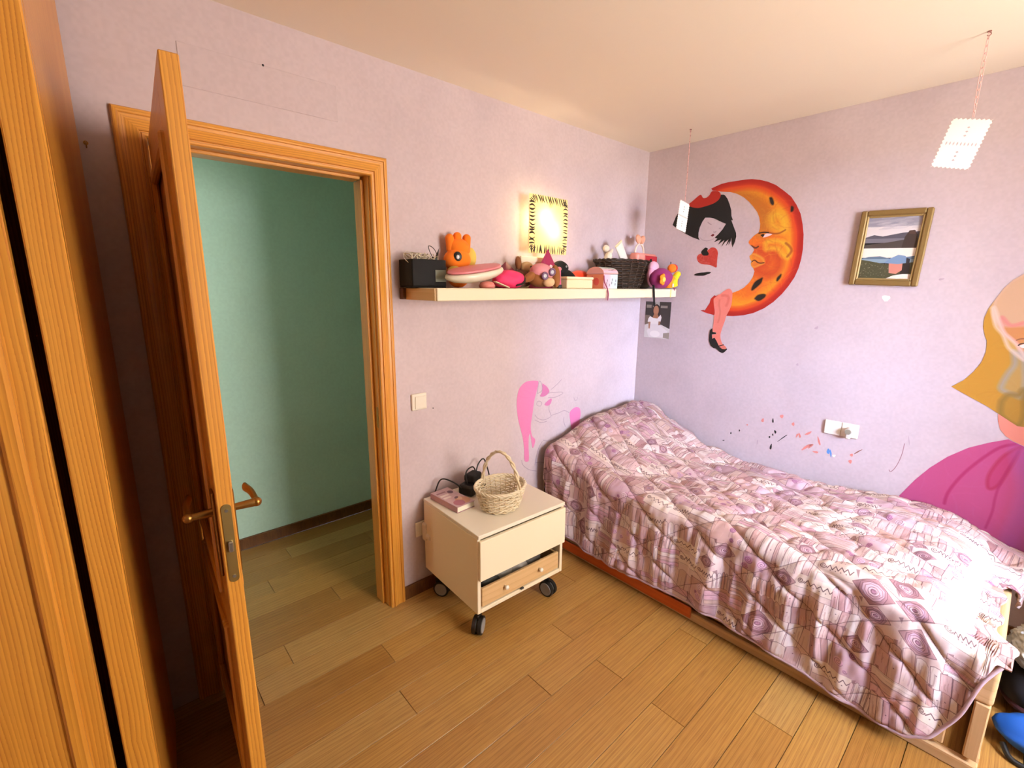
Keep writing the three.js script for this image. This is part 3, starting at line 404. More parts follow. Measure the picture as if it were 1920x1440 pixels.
    y += h * 0.93; row++;
  }
  for (let i = 0; i < 900; i++) { g.globalAlpha = R(0.04, 0.13); g.fillStyle = pick(['#f4ece6', '#e9d6d0', '#cda8a6', '#b88f8c', '#e2bfc4']); g.beginPath(); g.ellipse(R(0, W), R(0, Hh), R(10, 60), R(3, 12), R(-0.3, 0.3) + (r() < 0.6 ? 1.57 : 0), 0, 7); g.fill(); }
  g.globalAlpha = 1; streaks(0, 0, W, Hh * 0.1, 0, 0, 0); for (let k = 0; k < 2600; k++) streaks(R(0, W), R(-40, Hh), 20, R(50, 120), 1, 0.06, 0.24);
  g.setTransform(1, 0, 0, 1, 0, 0); g.lineWidth = 1.8; g.strokeStyle = 'rgba(62,34,42,0.6)';   // quilting thread along the stitched lines
  for (const [ca, cb, q] of [[0.6, 0.8, 0.24], [0.54, -0.84, 0.15]]) for (let n = -14; n < 24; n++) { const A = (b) => (n * q - cb * b) / ca; g.beginPath(); g.moveTo(A(0) / 2.3 * 2048, 0); g.lineTo(A(1.72) / 2.3 * 2048, 1536); g.stroke(); }
});
{
  const t = thing('quilt', 'pink and mauve printed quilt with diagonal stitching spread over the bed', 'quilt', [0, 0, 0]);
  const P = curve([[0.04, 0.225], [0.12, 0.238], [0.22, 0.21], [0.33, 0.155], [0.45, 0.095], [0.62, 0.03], [0.82, 0.0], [3, 0]]), E = (x) => (x > -0.55 ? 1 - 0.07 * (-x / 0.55) : lerp(0.93, 0.42, smooth(-0.55, -1.0, x)));
  const top = (x, z) => { let y = 0.546 + P(z) * E(x) + 0.012 * Math.sin(z * 4.1 + x * 3) + 0.02 * smooth(1.3, 1.65, z) * (1 - smooth(1.65, 1.9, z)); y -= 0.085 * smooth(1.82, 2.05, z); return y - 0.02 * smooth(-0.1, -0.03, x); };
  const hem = curve([[0.06, 0.43], [0.1, 0.33], [0.17, 0.2], [0.27, 0.14], [0.48, 0.1], [0.79, 0.108], [1.085, 0.118], [1.33, 0.11], [1.54, 0.082], [1.73, 0.056], [1.87, 0.056], [1.93, 0.09], [1.97, 0.16], [2.0, 0.27], [2.02, 0.4], [2.03, 0.44]]);
  const foot = (x) => lerp(0.012, 0.17, smooth(-0.5, -0.3, x)), reach = (x) => 0.76 + 0.4 * smooth(-0.52, -0.36, x) + 0.42 * smooth(-0.84, -0.93, x);
  const NA = 440, NE = 14, NB = 300, a0 = 0.062, a1 = 2.06, xs = -0.035, bt = 0.925, r = 0.07, arc = r * Math.PI / 2;
  const pos = [], uv = [], info = [];
  for (let i = 0; i <= NA + NE; i++) {
    const a = i <= NA ? lerp(a0, a1, i / NA) : a1, e = i <= NA ? 0 : (i - NA) / NE, ye = top(xs - bt, a);
    const bm = bt + Math.max(0.05, arc + Math.max(-0.06, ye - r - hem(a)));
    for (let j = 0; j <= NB; j++) {
      const b = bm * j / NB; let x, y, z;
      if (b <= bt) { x = xs - b; y = top(x, a); } else { const s = b - bt; if (s < arc) { const th = s / r; x = xs - bt - r * Math.sin(th); y = ye - r * (1 - Math.cos(th)); } else { const d = s - arc; x = xs - bt - r - 0.06 * d; y = ye - r - d; } }
      z = a < 1.95 ? a : 1.95 + (a - 1.95) * reach(x);
      const F = foot(x) * e; if (e) { z += 0.012 * Math.sin(Math.min(1, F / 0.05) * 1.57) + 0.01 * Math.sin(x * 40) * e; y -= Math.max(0, F - 0.012); }
      pos.push(x, y, z); uv.push((a + F) / 2.3, 1 - b / 1.72); info.push([a + F, b]);
    }
  }
  const cols = NB + 1, rows = NA + NE + 1, at = (i, j) => new THREE.Vector3().fromArray(pos, (i * cols + j) * 3), idx = [];
  const norm = (i, j) => { const u = at(Math.min(rows - 1, i + 1), j).sub(at(Math.max(0, i - 1), j)), v = at(i, Math.min(NB, j + 1)).sub(at(i, Math.max(0, j - 1))); return v.cross(u).negate().normalize().multiplyScalar(1); };
  const out = new Float32Array(pos.length), inn = new Float32Array(pos.length);
  for (let i = 0; i < rows; i++) for (let j = 0; j < cols; j++) {
    const k = i * cols + j, [a, b] = info[k], n = norm(i, j); if (n.dot(new THREE.Vector3(b < bt ? 0 : -1, b < bt + 0.1 ? 1 : 0, 0)) < 0) n.negate();
    const d1 = (a * 0.6 + b * 0.8) / 0.24, d2 = (a * 0.54 - b * 0.84) / 0.15, e1 = Math.abs(d1 - Math.round(d1)) * 0.24, e2 = Math.abs(d2 - Math.round(d2)) * 0.15;
    let h = 0.016 * (1 - Math.exp(-e2 / 0.012)) * (0.5 + 0.5 * (1 - Math.exp(-e1 / 0.016))) - 0.006;
    const s = Math.max(0, b - bt), side = smooth(0.02, 0.22, s), f1 = noise(a * 13 + 0.8 * s + 3, s * 1.6, 3) - 0.5, f2 = noise(a * 27 - 1.5 * s, s * 3 + 2, 4) - 0.5, f3 = Math.abs(noise(a * 8 + b * 1.3, b * 4, 6) - 0.5);
    const ease = smooth(0, 0.02, a - a0) * (1 - smooth(2.03, 2.07, a) * 0.7);
    h += side * (0.05 * f1 + 0.034 * f2 - 0.026 * f3 + 0.016 * (noise(a * 48 + 2 * s, s * 4, 21) - 0.5)) + (1 - side) * (0.02 * (fbm(a * 4 + b * 3, b * 7 - a * 2, 12, 3) - 0.45) + 0.011 * (noise(a * 9 + b * 14, b * 20 - a * 6, 13) - 0.5) + 0.007 * (noise(a * 44 + b * 12, b * 16, 14) - 0.5) - 0.016 * Math.pow(1 - Math.abs(2 * noise(a * 5 + 2 * b, b * 6 - 1.5 * a, 17) - 1), 7));
    h *= ease; h = Math.max(h, -0.012);
    const edge = Math.max(smooth(0.985, 1, j / NB), smooth(0.6, 1, (i - NA) / NE)), v = at(i, j);
    v.clone().addScaledVector(n, h * (1 - 0.5 * edge)).toArray(out, k * 3); v.clone().addScaledVector(n, Math.min(h * 0.6, h - 0.004) - 0.008 * (1 - 0.4 * edge)).toArray(inn, k * 3);
  }
  for (let i = 0; i + 1 < rows; i++) for (let j = 0; j + 1 < cols; j++) { const k = i * cols + j; idx.push(k, k + cols, k + 1, k + 1, k + cols, k + cols + 1); }
  const N = rows * cols, all = new Float32Array(N * 6); all.set(out); all.set(inn, N * 3);
  const tri = idx.slice(); for (let k = 0; k < idx.length; k += 3) tri.push(idx[k] + N, idx[k + 2] + N, idx[k + 1] + N);
  const rim = []; for (let j = 0; j < NB; j++) rim.push([j, j + 1]); for (let i = 0; i + 1 < rows; i++) rim.push([i * cols + NB, (i + 1) * cols + NB]); for (let j = NB; j > 0; j--) rim.push([(rows - 1) * cols + j, (rows - 1) * cols + j - 1]); for (let i = rows - 1; i > 0; i--) rim.push([i * cols, (i - 1) * cols]);
  for (const [p, q] of rim) tri.push(p, q, q + N, p, q + N, p + N);
  const g = new THREE.BufferGeometry(); g.setAttribute('position', new THREE.BufferAttribute(all, 3)); g.setAttribute('uv', new THREE.Float32BufferAttribute([...uv, ...uv], 2)); g.setIndex(tri); g.computeVertexNormals();
  part(t, 'quilt_cover', g, mat(0xf0eaea, 0.8, { map: quiltTex, sheen: 0.25, sheenColor: new THREE.Color(0.9, 0.8, 0.85), sheenRoughness: 0.6 }));
  const hp = []; for (let i = 4; i <= NA - 2; i += 6) { const k = (i * cols + NB) * 3; hp.push([out[k], out[k + 1], out[k + 2]]); }
  part(t, 'hem', tube(hp, 0.006, 300, 7), mat(0xb79aa0, 0.85));
}

// ---------- paint on the walls ----------
const V2 = (a) => { const o = []; for (let i = 0; i < a.length; i += 2) o.push(new THREE.Vector2(a[i] / 1000, a[i + 1] / 1000)); return o; };
function paintPatch(parent, name, outline, m, lift = 0.0006, wall = 'right', smoothIt = false) {   // a thin film of paint with its own outline
  let pts = V2(outline); if (smoothIt) pts = new THREE.SplineCurve([...pts, pts[0]]).getPoints(pts.length * 4).slice(0, -1);
  const g = new THREE.ExtrudeGeometry(new THREE.Shape(pts), { depth: 0.0008, bevelEnabled: false, curveSegments: 4 }), p = g.attributes.position, uv = g.attributes.uv; g.computeBoundingBox(); const b = g.boundingBox;
  for (let i = 0; i < p.count; i++) uv.setXY(i, (p.getX(i) - b.min.x) / (b.max.x - b.min.x), (p.getY(i) - b.min.y) / (b.max.y - b.min.y));
  const o = part(parent, name, g, m); if (wall === 'right') { o.rotation.y = -Math.PI / 2; o.position.x = -lift; } else o.position.z = lift; return o;
}
function ribbon(parent, name, line, w, m, lift = 0.0006, wall = 'right') {
  const pts = new THREE.SplineCurve(V2(line)).getPoints(line.length * 3), L = [], Rr = []; pts.forEach((p, i) => { const a = pts[Math.max(0, i - 1)], b = pts[Math.min(pts.length - 1, i + 1)], d = b.clone().sub(a).normalize(); L.push(new THREE.Vector2(p.x - d.y * w / 2, p.y + d.x * w / 2)); Rr.push(new THREE.Vector2(p.x + d.y * w / 2, p.y - d.x * w / 2)); });
  const g = new THREE.ExtrudeGeometry(new THREE.Shape([...L, ...Rr.reverse()]), { depth: 0.0004, bevelEnabled: false }), o = part(parent, name, g, m); if (wall === 'right') { o.rotation.y = -Math.PI / 2; o.position.x = -lift; } else o.position.z = lift; return o;
}
function paintTex(outline, ppm, draw) {   // a canvas over the outline's box, drawn in wall millimetres
  let x0 = 1e9, x1 = -1e9, y0 = 1e9, y1 = -1e9; for (let i = 0; i < outline.length; i += 2) { x0 = Math.min(x0, outline[i]); x1 = Math.max(x1, outline[i]); y0 = Math.min(y0, outline[i + 1]); y1 = Math.max(y1, outline[i + 1]); }
  return canvasTex(Math.round((x1 - x0) * ppm), Math.round((y1 - y0) * ppm), (g) => { g.setTransform(ppm, 0, 0, -ppm, -x0 * ppm, y1 * ppm); draw(g, [x0, y0, x1, y1]); });
}
const path = (g, a, close = true) => { const v = []; for (let i = 0; i < a.length; i += 2) v.push(new THREE.Vector2(a[i], a[i + 1])); if (close) v.push(v[0].clone()); const p = new THREE.SplineCurve(v).getPoints(v.length * 5); g.beginPath(); p.forEach((q, i) => (i ? g.lineTo(q.x, q.y) : g.moveTo(q.x, q.y))); if (close) g.closePath(); };
const soft = (g, a, color, spread, close = true, n = 7, alpha = 0.16) => { n *= 2; alpha *= 0.55; g.strokeStyle = color; g.fillStyle = color; g.lineJoin = g.lineCap = 'round'; for (let i = n; i >= 1; i--) { g.globalAlpha = alpha; g.lineWidth = spread * 2 * i / n; path(g, a, close); if (close && i === 1) { g.globalAlpha = Math.min(1, alpha * 4); g.fill(); } g.stroke(); } g.globalAlpha = 1; };
const brush = (g, box, colors, n, seed, len = 60) => { const r = rng(seed); for (let i = 0; i < n; i++) { const x = lerp(box[0], box[2], r()), y = lerp(box[1], box[3], r()), a = r() * 6.3, l = len * (0.3 + r()); g.globalAlpha = 0.05 + 0.1 * r(); g.strokeStyle = colors[Math.floor(r() * colors.length)]; g.lineWidth = 2 + 7 * r(); g.beginPath(); g.moveTo(x, y); g.quadraticCurveTo(x + l * 0.5 * Math.cos(a + 0.4), y + l * 0.5 * Math.sin(a + 0.4), x + l * Math.cos(a), y + l * Math.sin(a)); g.stroke(); } g.globalAlpha = 1; };
const Q = PAINT, paintBlack = mat(0x100f0d, 0.75), pencil = mat(0xa7959c, 0.9);
{
  const t = thing('moon_mural', 'orange crescent moon with a face painted on the lilac wall', 'mural', [0, 0, 0]);
  const tex = paintTex(Q.moon, 1.4, (g, box) => {
    g.fillStyle = '#d96a18'; g.fillRect(box[0], box[1], box[2] - box[0], box[3] - box[1]);
    brush(g, box, ['#e08a20', '#c8501a', '#e9a524', '#b5601c'], 500, 5, 90);
    soft(g, Q.inn, '#b06a16', 70, false, 9, 0.22); soft(g, Q.mid, '#e8951c', 55, false, 9, 0.13); brush(g, [560, 1980, 860, 2210], ['#b96f16', '#d9a02a', '#a75c14', '#e0b040'], 160, 8, 50); brush(g, [600, 1430, 900, 1640], ['#e69a22', '#d23f14', '#e8b028'], 120, 9, 60);
    soft(g, Q.rim, '#c62a0c', 66, false, 9, 0.24); soft(g, Q.rim, '#9e160a', 34, false, 6, 0.34); soft(g, [464, 1447, 507, 1474, 526, 1526, 548, 1548, 575, 1500, 580, 1440, 552, 1423, 506, 1433], '#a81c10', 14, true, 6, 0.4);
    soft(g, Q.jaw, '#b93612', 40, true, 8, 0.1); soft(g, Q.forehead, '#dbb52a', 36, true, 8, 0.12); soft(g, Q.cheek, '#e2b62a', 20, true, 7, 0.13); brush(g, [760, 1480, 1000, 2100], ['#c8641a', '#b5501a', '#e3a52a', '#a8461a', '#8f3a12'], 190, 15, 70); brush(g, [700, 1750, 950, 1990], ['#e3b430', '#9a5a16', '#d08a1e'], 70, 16, 45); soft(g, Q.cheekline, '#8a3410', 9, false, 5, 0.2); soft(g, Q.lips, '#d9a23a', 9, true, 6, 0.15);
    soft(g, Q.mouth, '#421a0c', 4, false, 4, 0.5); soft(g, Q.nose, '#421a0c', 6, false, 4, 0.4);
    for (const c of [Q.cr1, Q.cr2, Q.cr3, Q.cr4, Q.cr5]) { soft(g, c, '#4a2410', 8, true, 5, 0.16); soft(g, c, '#22140c', 3, true, 3, 0.5); }
    soft(g, Q.brow, '#7c3410', 6, false, 4, 0.25); path(g, Q.eye); g.fillStyle = '#e9cfd8'; g.fill(); path(g, Q.pupil); g.fillStyle = '#140c06'; g.fill(); g.strokeStyle = '#140c06'; g.lineWidth = 6; path(g, Q.brow.slice(0, 6), false); g.stroke();
  });
  paintPatch(t, 'painted_moon', Q.moon, mat(0xffffff, 0.7, { map: tex }), 0.0004);
}
{
  const t = thing('woman_mural', 'painted head of a woman with black bobbed hair and red collar beside the moon', 'mural', [0, 0, 0]);
  paintPatch(t, 'black_hair', Q.hair, paintBlack, 0.0006); paintPatch(t, 'red_collar', Q.red, mat(0xa8210f, 0.75), 0.001, 'right', true); paintPatch(t, 'lips', Q.llips, mat(0x6d1620, 0.75), 0.0005);
  for (const l of [Q.lid, Q.lid2, Q.lnose]) ribbon(t, 'pencil_line', l, 0.006, pencil, 0.0005); ribbon(t, 'pencil_line', Q.chin, 0.003, pencil, 0.0005);
}
{
  const t = thing('heart_mural', 'small red painted heart with a black dot on the lilac wall', 'mural', [0, 0, 0]);
  const tex = paintTex(Q.heart, 3, (g, box) => { g.fillStyle = '#b5382c'; g.fillRect(box[0], box[1], 999, 999); brush(g, box, ['#c9564c', '#a52318', '#d9837a', '#8f1c14'], 160, 4, 30); brush(g, [box[0], box[1], box[0] + 60, box[3]], ['#e0a09a', '#e3b3ac'], 40, 6, 30); });
  paintPatch(t, 'painted_heart', Q.heart, mat(0xffffff, 0.75, { map: tex }), 0.0005, 'right', true); paintPatch(t, 'black_dot', Q.hdot, paintBlack, 0.001, 'right', true);
}
{ const t = thing('brush_stroke', 'single black painted dash below the red heart', 'mural', [0, 0, 0]); paintPatch(t, 'paint', Q.dash, paintBlack, 0.0006, 'right', true); }
{
  const t = thing('leg_mural', 'painted pink leg in a black strapped shoe hanging from the moon tip', 'mural', [0, 0, 0]);
  const tex = paintTex(Q.leg, 3, (g, box) => { g.fillStyle = '#de7f6f'; g.fillRect(box[0], box[1], 999, 999); brush(g, box, ['#e2908a', '#d46f62', '#cf7a74'], 120, 3, 60); soft(g, Q.legfold, '#b85a50', 8, false, 5, 0.12); soft(g, Q.knee, '#c9594c', 12, false, 6, 0.14); });
  paintPatch(t, 'painted_leg', Q.leg, mat(0xffffff, 0.75, { map: tex }), 0.0014, 'right', true); paintPatch(t, 'painted_shoe', Q.shoe, paintBlack, 0.0024);
}
{
  const t = thing('princess_mural', 'painted lady with golden bobbed hair and a pink gown', 'mural', [0, 0, 0]);
  const mir = (a, z0, skip = 0) => { const o = a.slice(); for (let i = a.length - 2 - skip * 2; i >= 0; i -= 2) o.push(2 * z0 - a[i], a[i + 1]); return o; };
  const dress = mir([1560, 250, 1572, 420, ...Q.pdress], 2040); const neck = mir(Q.pneck.slice(0, 12), 2010), hair = mir(Q.phair.slice(0, -2), 1990).filter(() => true);
  const dTex = paintTex(dress, 1, (g, box) => { g.fillStyle = '#b84c7c'; g.fillRect(box[0], box[1], 999, 999); brush(g, box, ['#c25888', '#ad4276', '#b85f92'], 260, 12, 110); soft(g, Q.pf2, '#a51d4a', 10, true, 6, 0.16); soft(g, Q.pf1, '#a01f58', 9, false, 5, 0.25); soft(g, Q.pf3, '#a0205a', 7, false, 5, 0.22); soft(g, [2010, 900, 2060, 700, 2040, 420], '#a5629e', 60, false, 8, 0.1); });
  const hTex = paintTex(hair, 1.4, (g, box) => {
    g.fillStyle = '#b8862a'; g.fillRect(box[0], box[1], 999, 999); brush(g, box, ['#c08e2c', '#a87722', '#c99c3a', '#b37d20'], 320, 14, 70);
    soft(g, [...Q.pcrown, 2090, 1475, 2090, 1660], '#c6a38b', 10, true, 8, 0.2); g.fillStyle = '#c9a68e'; g.globalAlpha = 0.75; path(g, [...Q.pcrown, 2090, 1475, 2090, 1660]); g.fill(); g.globalAlpha = 1;
    soft(g, [...Q.pface, 2000, 1250, 2090, 1300, 2090, 1480], '#cf8078', 10, true, 8, 0.2); soft(g, Q.pgrey, '#9a9a98', 16, true, 8, 0.14); soft(g, Q.polive, '#80692a', 16, true, 8, 0.13); soft(g, Q.pveil, '#d6c4ba', 10, true, 7, 0.15);
    soft(g, Q.pbrow, '#6a4034', 3, false, 3, 0.4); path(g, Q.peyew); g.fillStyle = '#e8dcd6'; g.fill(); soft(g, Q.peye, '#1a100c', 3, false, 3, 0.5);
  });
  paintPatch(t, 'painted_gown', dress, mat(0xffffff, 0.8, { map: dTex }), 0.0004); paintPatch(t, 'painted_neck', neck, mat(0xd98673, 0.8), 0.0008); paintPatch(t, 'painted_hair', hair, mat(0xffffff, 0.8, { map: hTex }), 0.0014);
}
{
  const t = thing('unicorn_mural', 'pencil unicorn with a pink painted mane on the wall over the night table', 'mural', [0, 0, 0]);
  const pink = mat(0xdf7fb0, 0.8), mTex = paintTex(Q.mane, 1.6, (g, box) => { g.fillStyle = '#dd80ae'; g.fillRect(box[0], box[1], 999, 999); brush(g, box, ['#d2699f', '#e391bb', '#cf75a2'], 120, 17, 90); });
  paintPatch(t, 'painted_mane', Q.mane, mat(0xffffff, 0.8, { map: mTex }), 0.0004, 'back', true); paintPatch(t, 'forelock', Q.flock, mat(0xc976a4, 0.8), 0.0004, 'back', true); paintPatch(t, 'forelock', Q.flock2, mat(0xcf7cab, 0.8), 0.0004, 'back', true); paintPatch(t, 'tail', Q.tail, pink, 0.0004, 'back', true);
  for (const l of Q.pencil) ribbon(t, 'pencil_line', l, 0.0035, mat(0xa896a2, 0.9), 0.0009, 'back');
}
{
  const t = thing('paint_dabs', 'scattered black, salmon and blue paint dabs on the wall near the socket', 'paint dabs', [0, 0, 0]), col = { k: paintBlack, p: mat(0xd98a80, 0.8), r: mat(0x8a5a4a, 0.8), b: mat(0x5b8fd0, 0.8), w: mat(0xefe8e0, 0.8), g: mat(0xb7a2ac, 0.9) };
  for (const d of Q.dabs) paintPatch(t, 'paint_dab', d.slice(1), col[d[0]], 0.0005); ribbon(t, 'paint_dab', Q.scrawl, 0.003, mat(0x9a7478, 0.9), 0.0005);
}

// ---------- wall lamp ----------
{
  const t = thing('wall_lamp', 'lit square glass wall lamp with a zebra striped border above the shelf', 'lamp', [-1.06, 1.922, 0]);
  const tex = canvasTex(768, 768, (g, W) => {
    g.fillStyle = '#fbeaa8'; g.fillRect(0, 0, W, W); g.fillStyle = g.strokeStyle = '#1c140a'; g.lineCap = 'round'; const r = rng(31), B = 104;
    const stripe = (x0, y0, x1, y1, w0, w1, bend) => { const n = 14; for (let k = 0; k < n; k++) { const t = k / n, u = (k + 1) / n, o = (q) => bend * Math.sin(q * 3.14), dx = y1 - y0, dy = x0 - x1, l = Math.hypot(dx, dy); g.lineWidth = lerp(w0, w1, t) * (0.6 + 0.8 * Math.sin(t * 3)); g.beginPath(); g.moveTo(lerp(x0, x1, t) + dx / l * o(t), lerp(y0, y1, t) + dy / l * o(t)); g.lineTo(lerp(x0, x1, u) + dx / l * o(u), lerp(y0, y1, u) + dy / l * o(u)); g.stroke(); } };
    for (let k = 0; k < 15; k++) { const x = 60 + k * 46 + r() * 12; stripe(x, 6, x + 30 + r() * 20, B + r() * 18 - 10, 12 + r() * 14, 5, 8 * (r() - 0.5) * 3); const x2 = 56 + k * 46 + r() * 12; stripe(x2, W - 6, x2 - 26 + r() * 40, W - B - r() * 14, 12 + r() * 14, 5, 10 * (r() - 0.5)); }
    for (let k = 0; k < 13; k++) { const y = 100 + k * 45 + r() * 10; stripe(6, y, B - 4, y + (r() - 0.5) * 40, 13 + r() * 16, 8, 14 * (r() - 0.5) * 3); const y2 = 96 + k * 46 + r() * 10; stripe(W - 6, y2, W - B + 4, y2 + (r() - 0.5) * 34, 13 + r() * 14, 8, 14 * (r() - 0.5) * 3); }
    for (const [sx, sy] of [[0, 0], [1, 0], [0, 1], [1, 1]]) for (let k = 0; k < 4; k++) { const f = (x, s) => (s ? W - x : x); stripe(f(8 + k * 24, sx), f(66 - k * 18, sy), f(70 + k * 20, sx), f(108 - k * 8, sy), 13, 5, 6); }
  });
  const plate = new THREE.PlaneGeometry(0.3, 0.3, 24, 24), p = plate.attributes.position; for (let i = 0; i < p.count; i++) p.setZ(i, 0.092 - 0.25 * p.getX(i) ** 2 - 0.25 * p.getY(i) ** 2); plate.computeVertexNormals();
  part(t, 'glass_plate', plate, mat(0xffffff, 0.95, { map: tex, transmission: 0.55, thickness: 0 }));
  part(t, 'wall_plate', new RoundedBoxGeometry(0.13, 0.2, 0.016, 3, 0.006).translate(0, 0, 0.0085), M.white);
  for (const y of [-0.09, 0.09]) part(t, 'glass_clip', cbox(0.02, 0.004, 0.07, 0.001).translate(0, y, 0.05), M.steel);
  for (const [x, y, k] of [[-0.03, 0.035, 0.16], [0.035, -0.025, 0.13]]) {
    part(t, 'lamp_holder', new THREE.CylinderGeometry(0.012, 0.014, 0.024, 16).rotateX(Math.PI / 2).translate(x, y, 0.028), M.white);
    part(t, 'bulb', ball(0.016, 0.016, 0.022, 18, 14), mat(0xfff0c8, 0.4, { emissive: new THREE.Color(1, 0.82, 0.5), emissiveIntensity: 4 }), [x, y, 0.052]);
    const l = new THREE.PointLight(new THREE.Color(1.0, 0.74, 0.42), k, 0, 2); l.name = 'bulb_glow'; l.position.set(x, y, 0.052); l.castShadow = true; l.shadow.radius = 0.8; t.add(l);
  }
}
// ---------- switch and sockets ----------
{
  const t = thing('light_switch', 'cream light switch on the wall beside the door frame', 'switch', [-1.862, 1.038, 0]);
  part(t, 'plate', new RoundedBoxGeometry(0.083, 0.083, 0.012, 3, 0.006).translate(0, 0, 0.0065), M.offwhite); part(t, 'rocker', cbox(0.058, 0.062, 0.006, 0.002).rotateX(0.06).translate(0.004, -0.003, 0.0135), M.offwhite);
}
function socketFace(parent, x, y, d) { const g = part(parent, 'socket_insert', lathe([[0.0001, -0.012], [0.0185, -0.012], [0.0195, 0.001], [0.021, 0.001], [0.021, -0.002]], 28).rotateX(Math.PI / 2), M.offwhite, [x, y, d]); for (const s of [-1, 1]) part(g, 'contact_hole', new THREE.CylinderGeometry(0.003, 0.003, 0.003, 10).rotateX(Math.PI / 2).translate(s * 0.0095, 0, -0.0105), M.black); return g; }
{
  const t = thing('wall_socket', 'cream socket with stacked white adaptors low beside the night table', 'socket', [-1.868, 0.365, 0]);
  part(t, 'plate', new RoundedBoxGeometry(0.08, 0.08, 0.011, 3, 0.006).translate(0, 0, 0.006), M.offwhite);
  const a = part(t, 'adaptor', new RoundedBoxGeometry(0.042, 0.1, 0.036, 4, 0.012).translate(0.012, -0.01, 0.031), M.offwhite); socketFace(a, 0.012, 0.022, 0.0495);
  part(t, 'plug', merged([moved(new THREE.CylinderGeometry(0.019, 0.021, 0.03, 24).rotateX(Math.PI / 2), 0.014, -0.03, 0.064), moved(ball(0.019, 0.019, 0.008), 0.014, -0.03, 0.078)]), M.offwhite);
}
{
  const t = thing('double_socket', 'white double socket with a round plug above the bed', 'socket', [0, 0.84, 1.33], -Math.PI / 2);
  for (const x of [-0.04, 0.04]) part(t, 'plate', new RoundedBoxGeometry(0.079, 0.079, 0.011, 3, 0.006).translate(x, 0, 0.006), M.white);
  socketFace(t, 0.04, 0.0, 0.0125);
  const pl = part(t, 'plug', merged([moved(new THREE.CylinderGeometry(0.0175, 0.02, 0.034, 24).rotateX(Math.PI / 2), 0.04, 0, 0.026), cbox(0.022, 0.03, 0.02, 0.005).translate(0.04, -0.026, 0.03)]), mat(0xdcd8cf, 0.45)); part(pl, 'plug_cap', new THREE.CylinderGeometry(0.014, 0.014, 0.003, 22).rotateX(Math.PI / 2).translate(0.04, 0, 0.0445), mat(0x8c8878, 0.5));
}
// ---------- framed picture, photograph ----------
{
  const t = thing('picture_frame', 'dull gold framed picture of two lake views on the lilac wall', 'picture', [-0.001, 1.794, 1.41], -Math.PI / 2), f = new THREE.Group(); f.name = 'frame'; f.rotation.z = -0.035; t.add(f);
  const gold = mat(0x8a7040, 0.5, { metalness: 0.35 }), pale = mat(0xa98f5c, 0.45, { metalness: 0.35 });
  const W = 0.28, Hh = 0.362;
  for (const s of [-1, 1]) {
    part(f, 'frame_bar', cbox(0.026, Hh, 0.022, 0.005).translate(s * (W / 2 - 0.013), 0, 0.0125), gold); part(f, 'frame_bar', cbox(W - 0.052, 0.026, 0.022, 0.005).translate(0, s * (Hh / 2 - 0.013), 0.0125), gold);
    part(f, 'inner_bead', cbox(0.009, Hh - 0.052, 0.016, 0.003).translate(s * (W / 2 - 0.0305), 0, 0.0105), pale); part(f, 'inner_bead', cbox(W - 0.07, 0.009, 0.016, 0.003).translate(0, s * (Hh / 2 - 0.0305), 0.0105), pale);
  }
  const tex = canvasTex(420, 580, (g) => {
    const band = (y0, y1, c) => { g.fillStyle = c; g.fillRect(0, y0, 420, y1 - y0); }, poly = (c, ...p) => { g.fillStyle = c; g.beginPath(); for (let i = 0; i < p.length; i += 2) g.lineTo(p[i], p[i + 1]); g.closePath(); g.fill(); }, r = rng(3);
    band(0, 110, '#9a98a4'); band(90, 190, '#d8d2d2'); for (let i = 0; i < 60; i++) { g.globalAlpha = 0.15; g.fillStyle = r() < 0.5 ? '#7f7f92' : '#e8e4e4'; g.beginPath(); g.ellipse(r() * 420, r() * 110, 60, 10, -0.1, 0, 7); g.fill(); } g.globalAlpha = 1;
    poly('#565560', 0, 190, 70, 165, 140, 180, 290, 150, 420, 140, 420, 230, 0, 230); band(200, 240, '#77757f'); poly('#4a433f', 0, 262, 200, 235, 300, 215, 420, 200, 420, 290, 0, 290); poly('#3c312c', 300, 290, 310, 190, 335, 132, 372, 128, 400, 170, 420, 290); poly('#4e3a32', 335, 160, 345, 130, 380, 132, 385, 165);
    band(290, 380, '#efe7dc'); poly('#5f7488', 0, 390, 60, 372, 150, 365, 250, 392, 420, 360, 420, 420, 0, 420); band(392, 430, '#87a0b2'); poly('#4a4a34', 0, 398, 90, 415, 200, 440, 420, 420, 420, 580, 0, 580); for (let i = 0; i < 160; i++) { g.fillStyle = ['#5e5d40', '#3c3d2a', '#77684c', '#cfc7b4'][Math.floor(r() * 4)]; g.globalAlpha = 0.5; g.fillRect(r() * 240, 420 + r() * 150, 8 * r() + 3, 4); } g.globalAlpha = 1;
    poly('#2a2420', 330, 430, 390, 430, 400, 520, 330, 535); poly('#c98474', 232, 432, 335, 425, 340, 495, 300, 530, 245, 522, 236, 470); poly('#7894b4', 190, 428, 235, 385, 290, 352, 345, 362, 372, 400, 362, 428, 300, 438, 225, 432); poly('#2a2a30', 355, 380, 385, 390, 385, 430, 360, 430); poly('#efe6da', 220, 580, 280, 545, 350, 530, 420, 530, 420, 580);
  });
  part(f, 'picture', new THREE.PlaneGeometry(0.216, 0.298).translate(0, 0, 0.008), mat(0xffffff, 0.5, { map: tex })); part(f, 'backing', cbox(W - 0.03, Hh - 0.03, 0.005, 0.001).translate(0, 0, 0.004), M.darkPine);
}
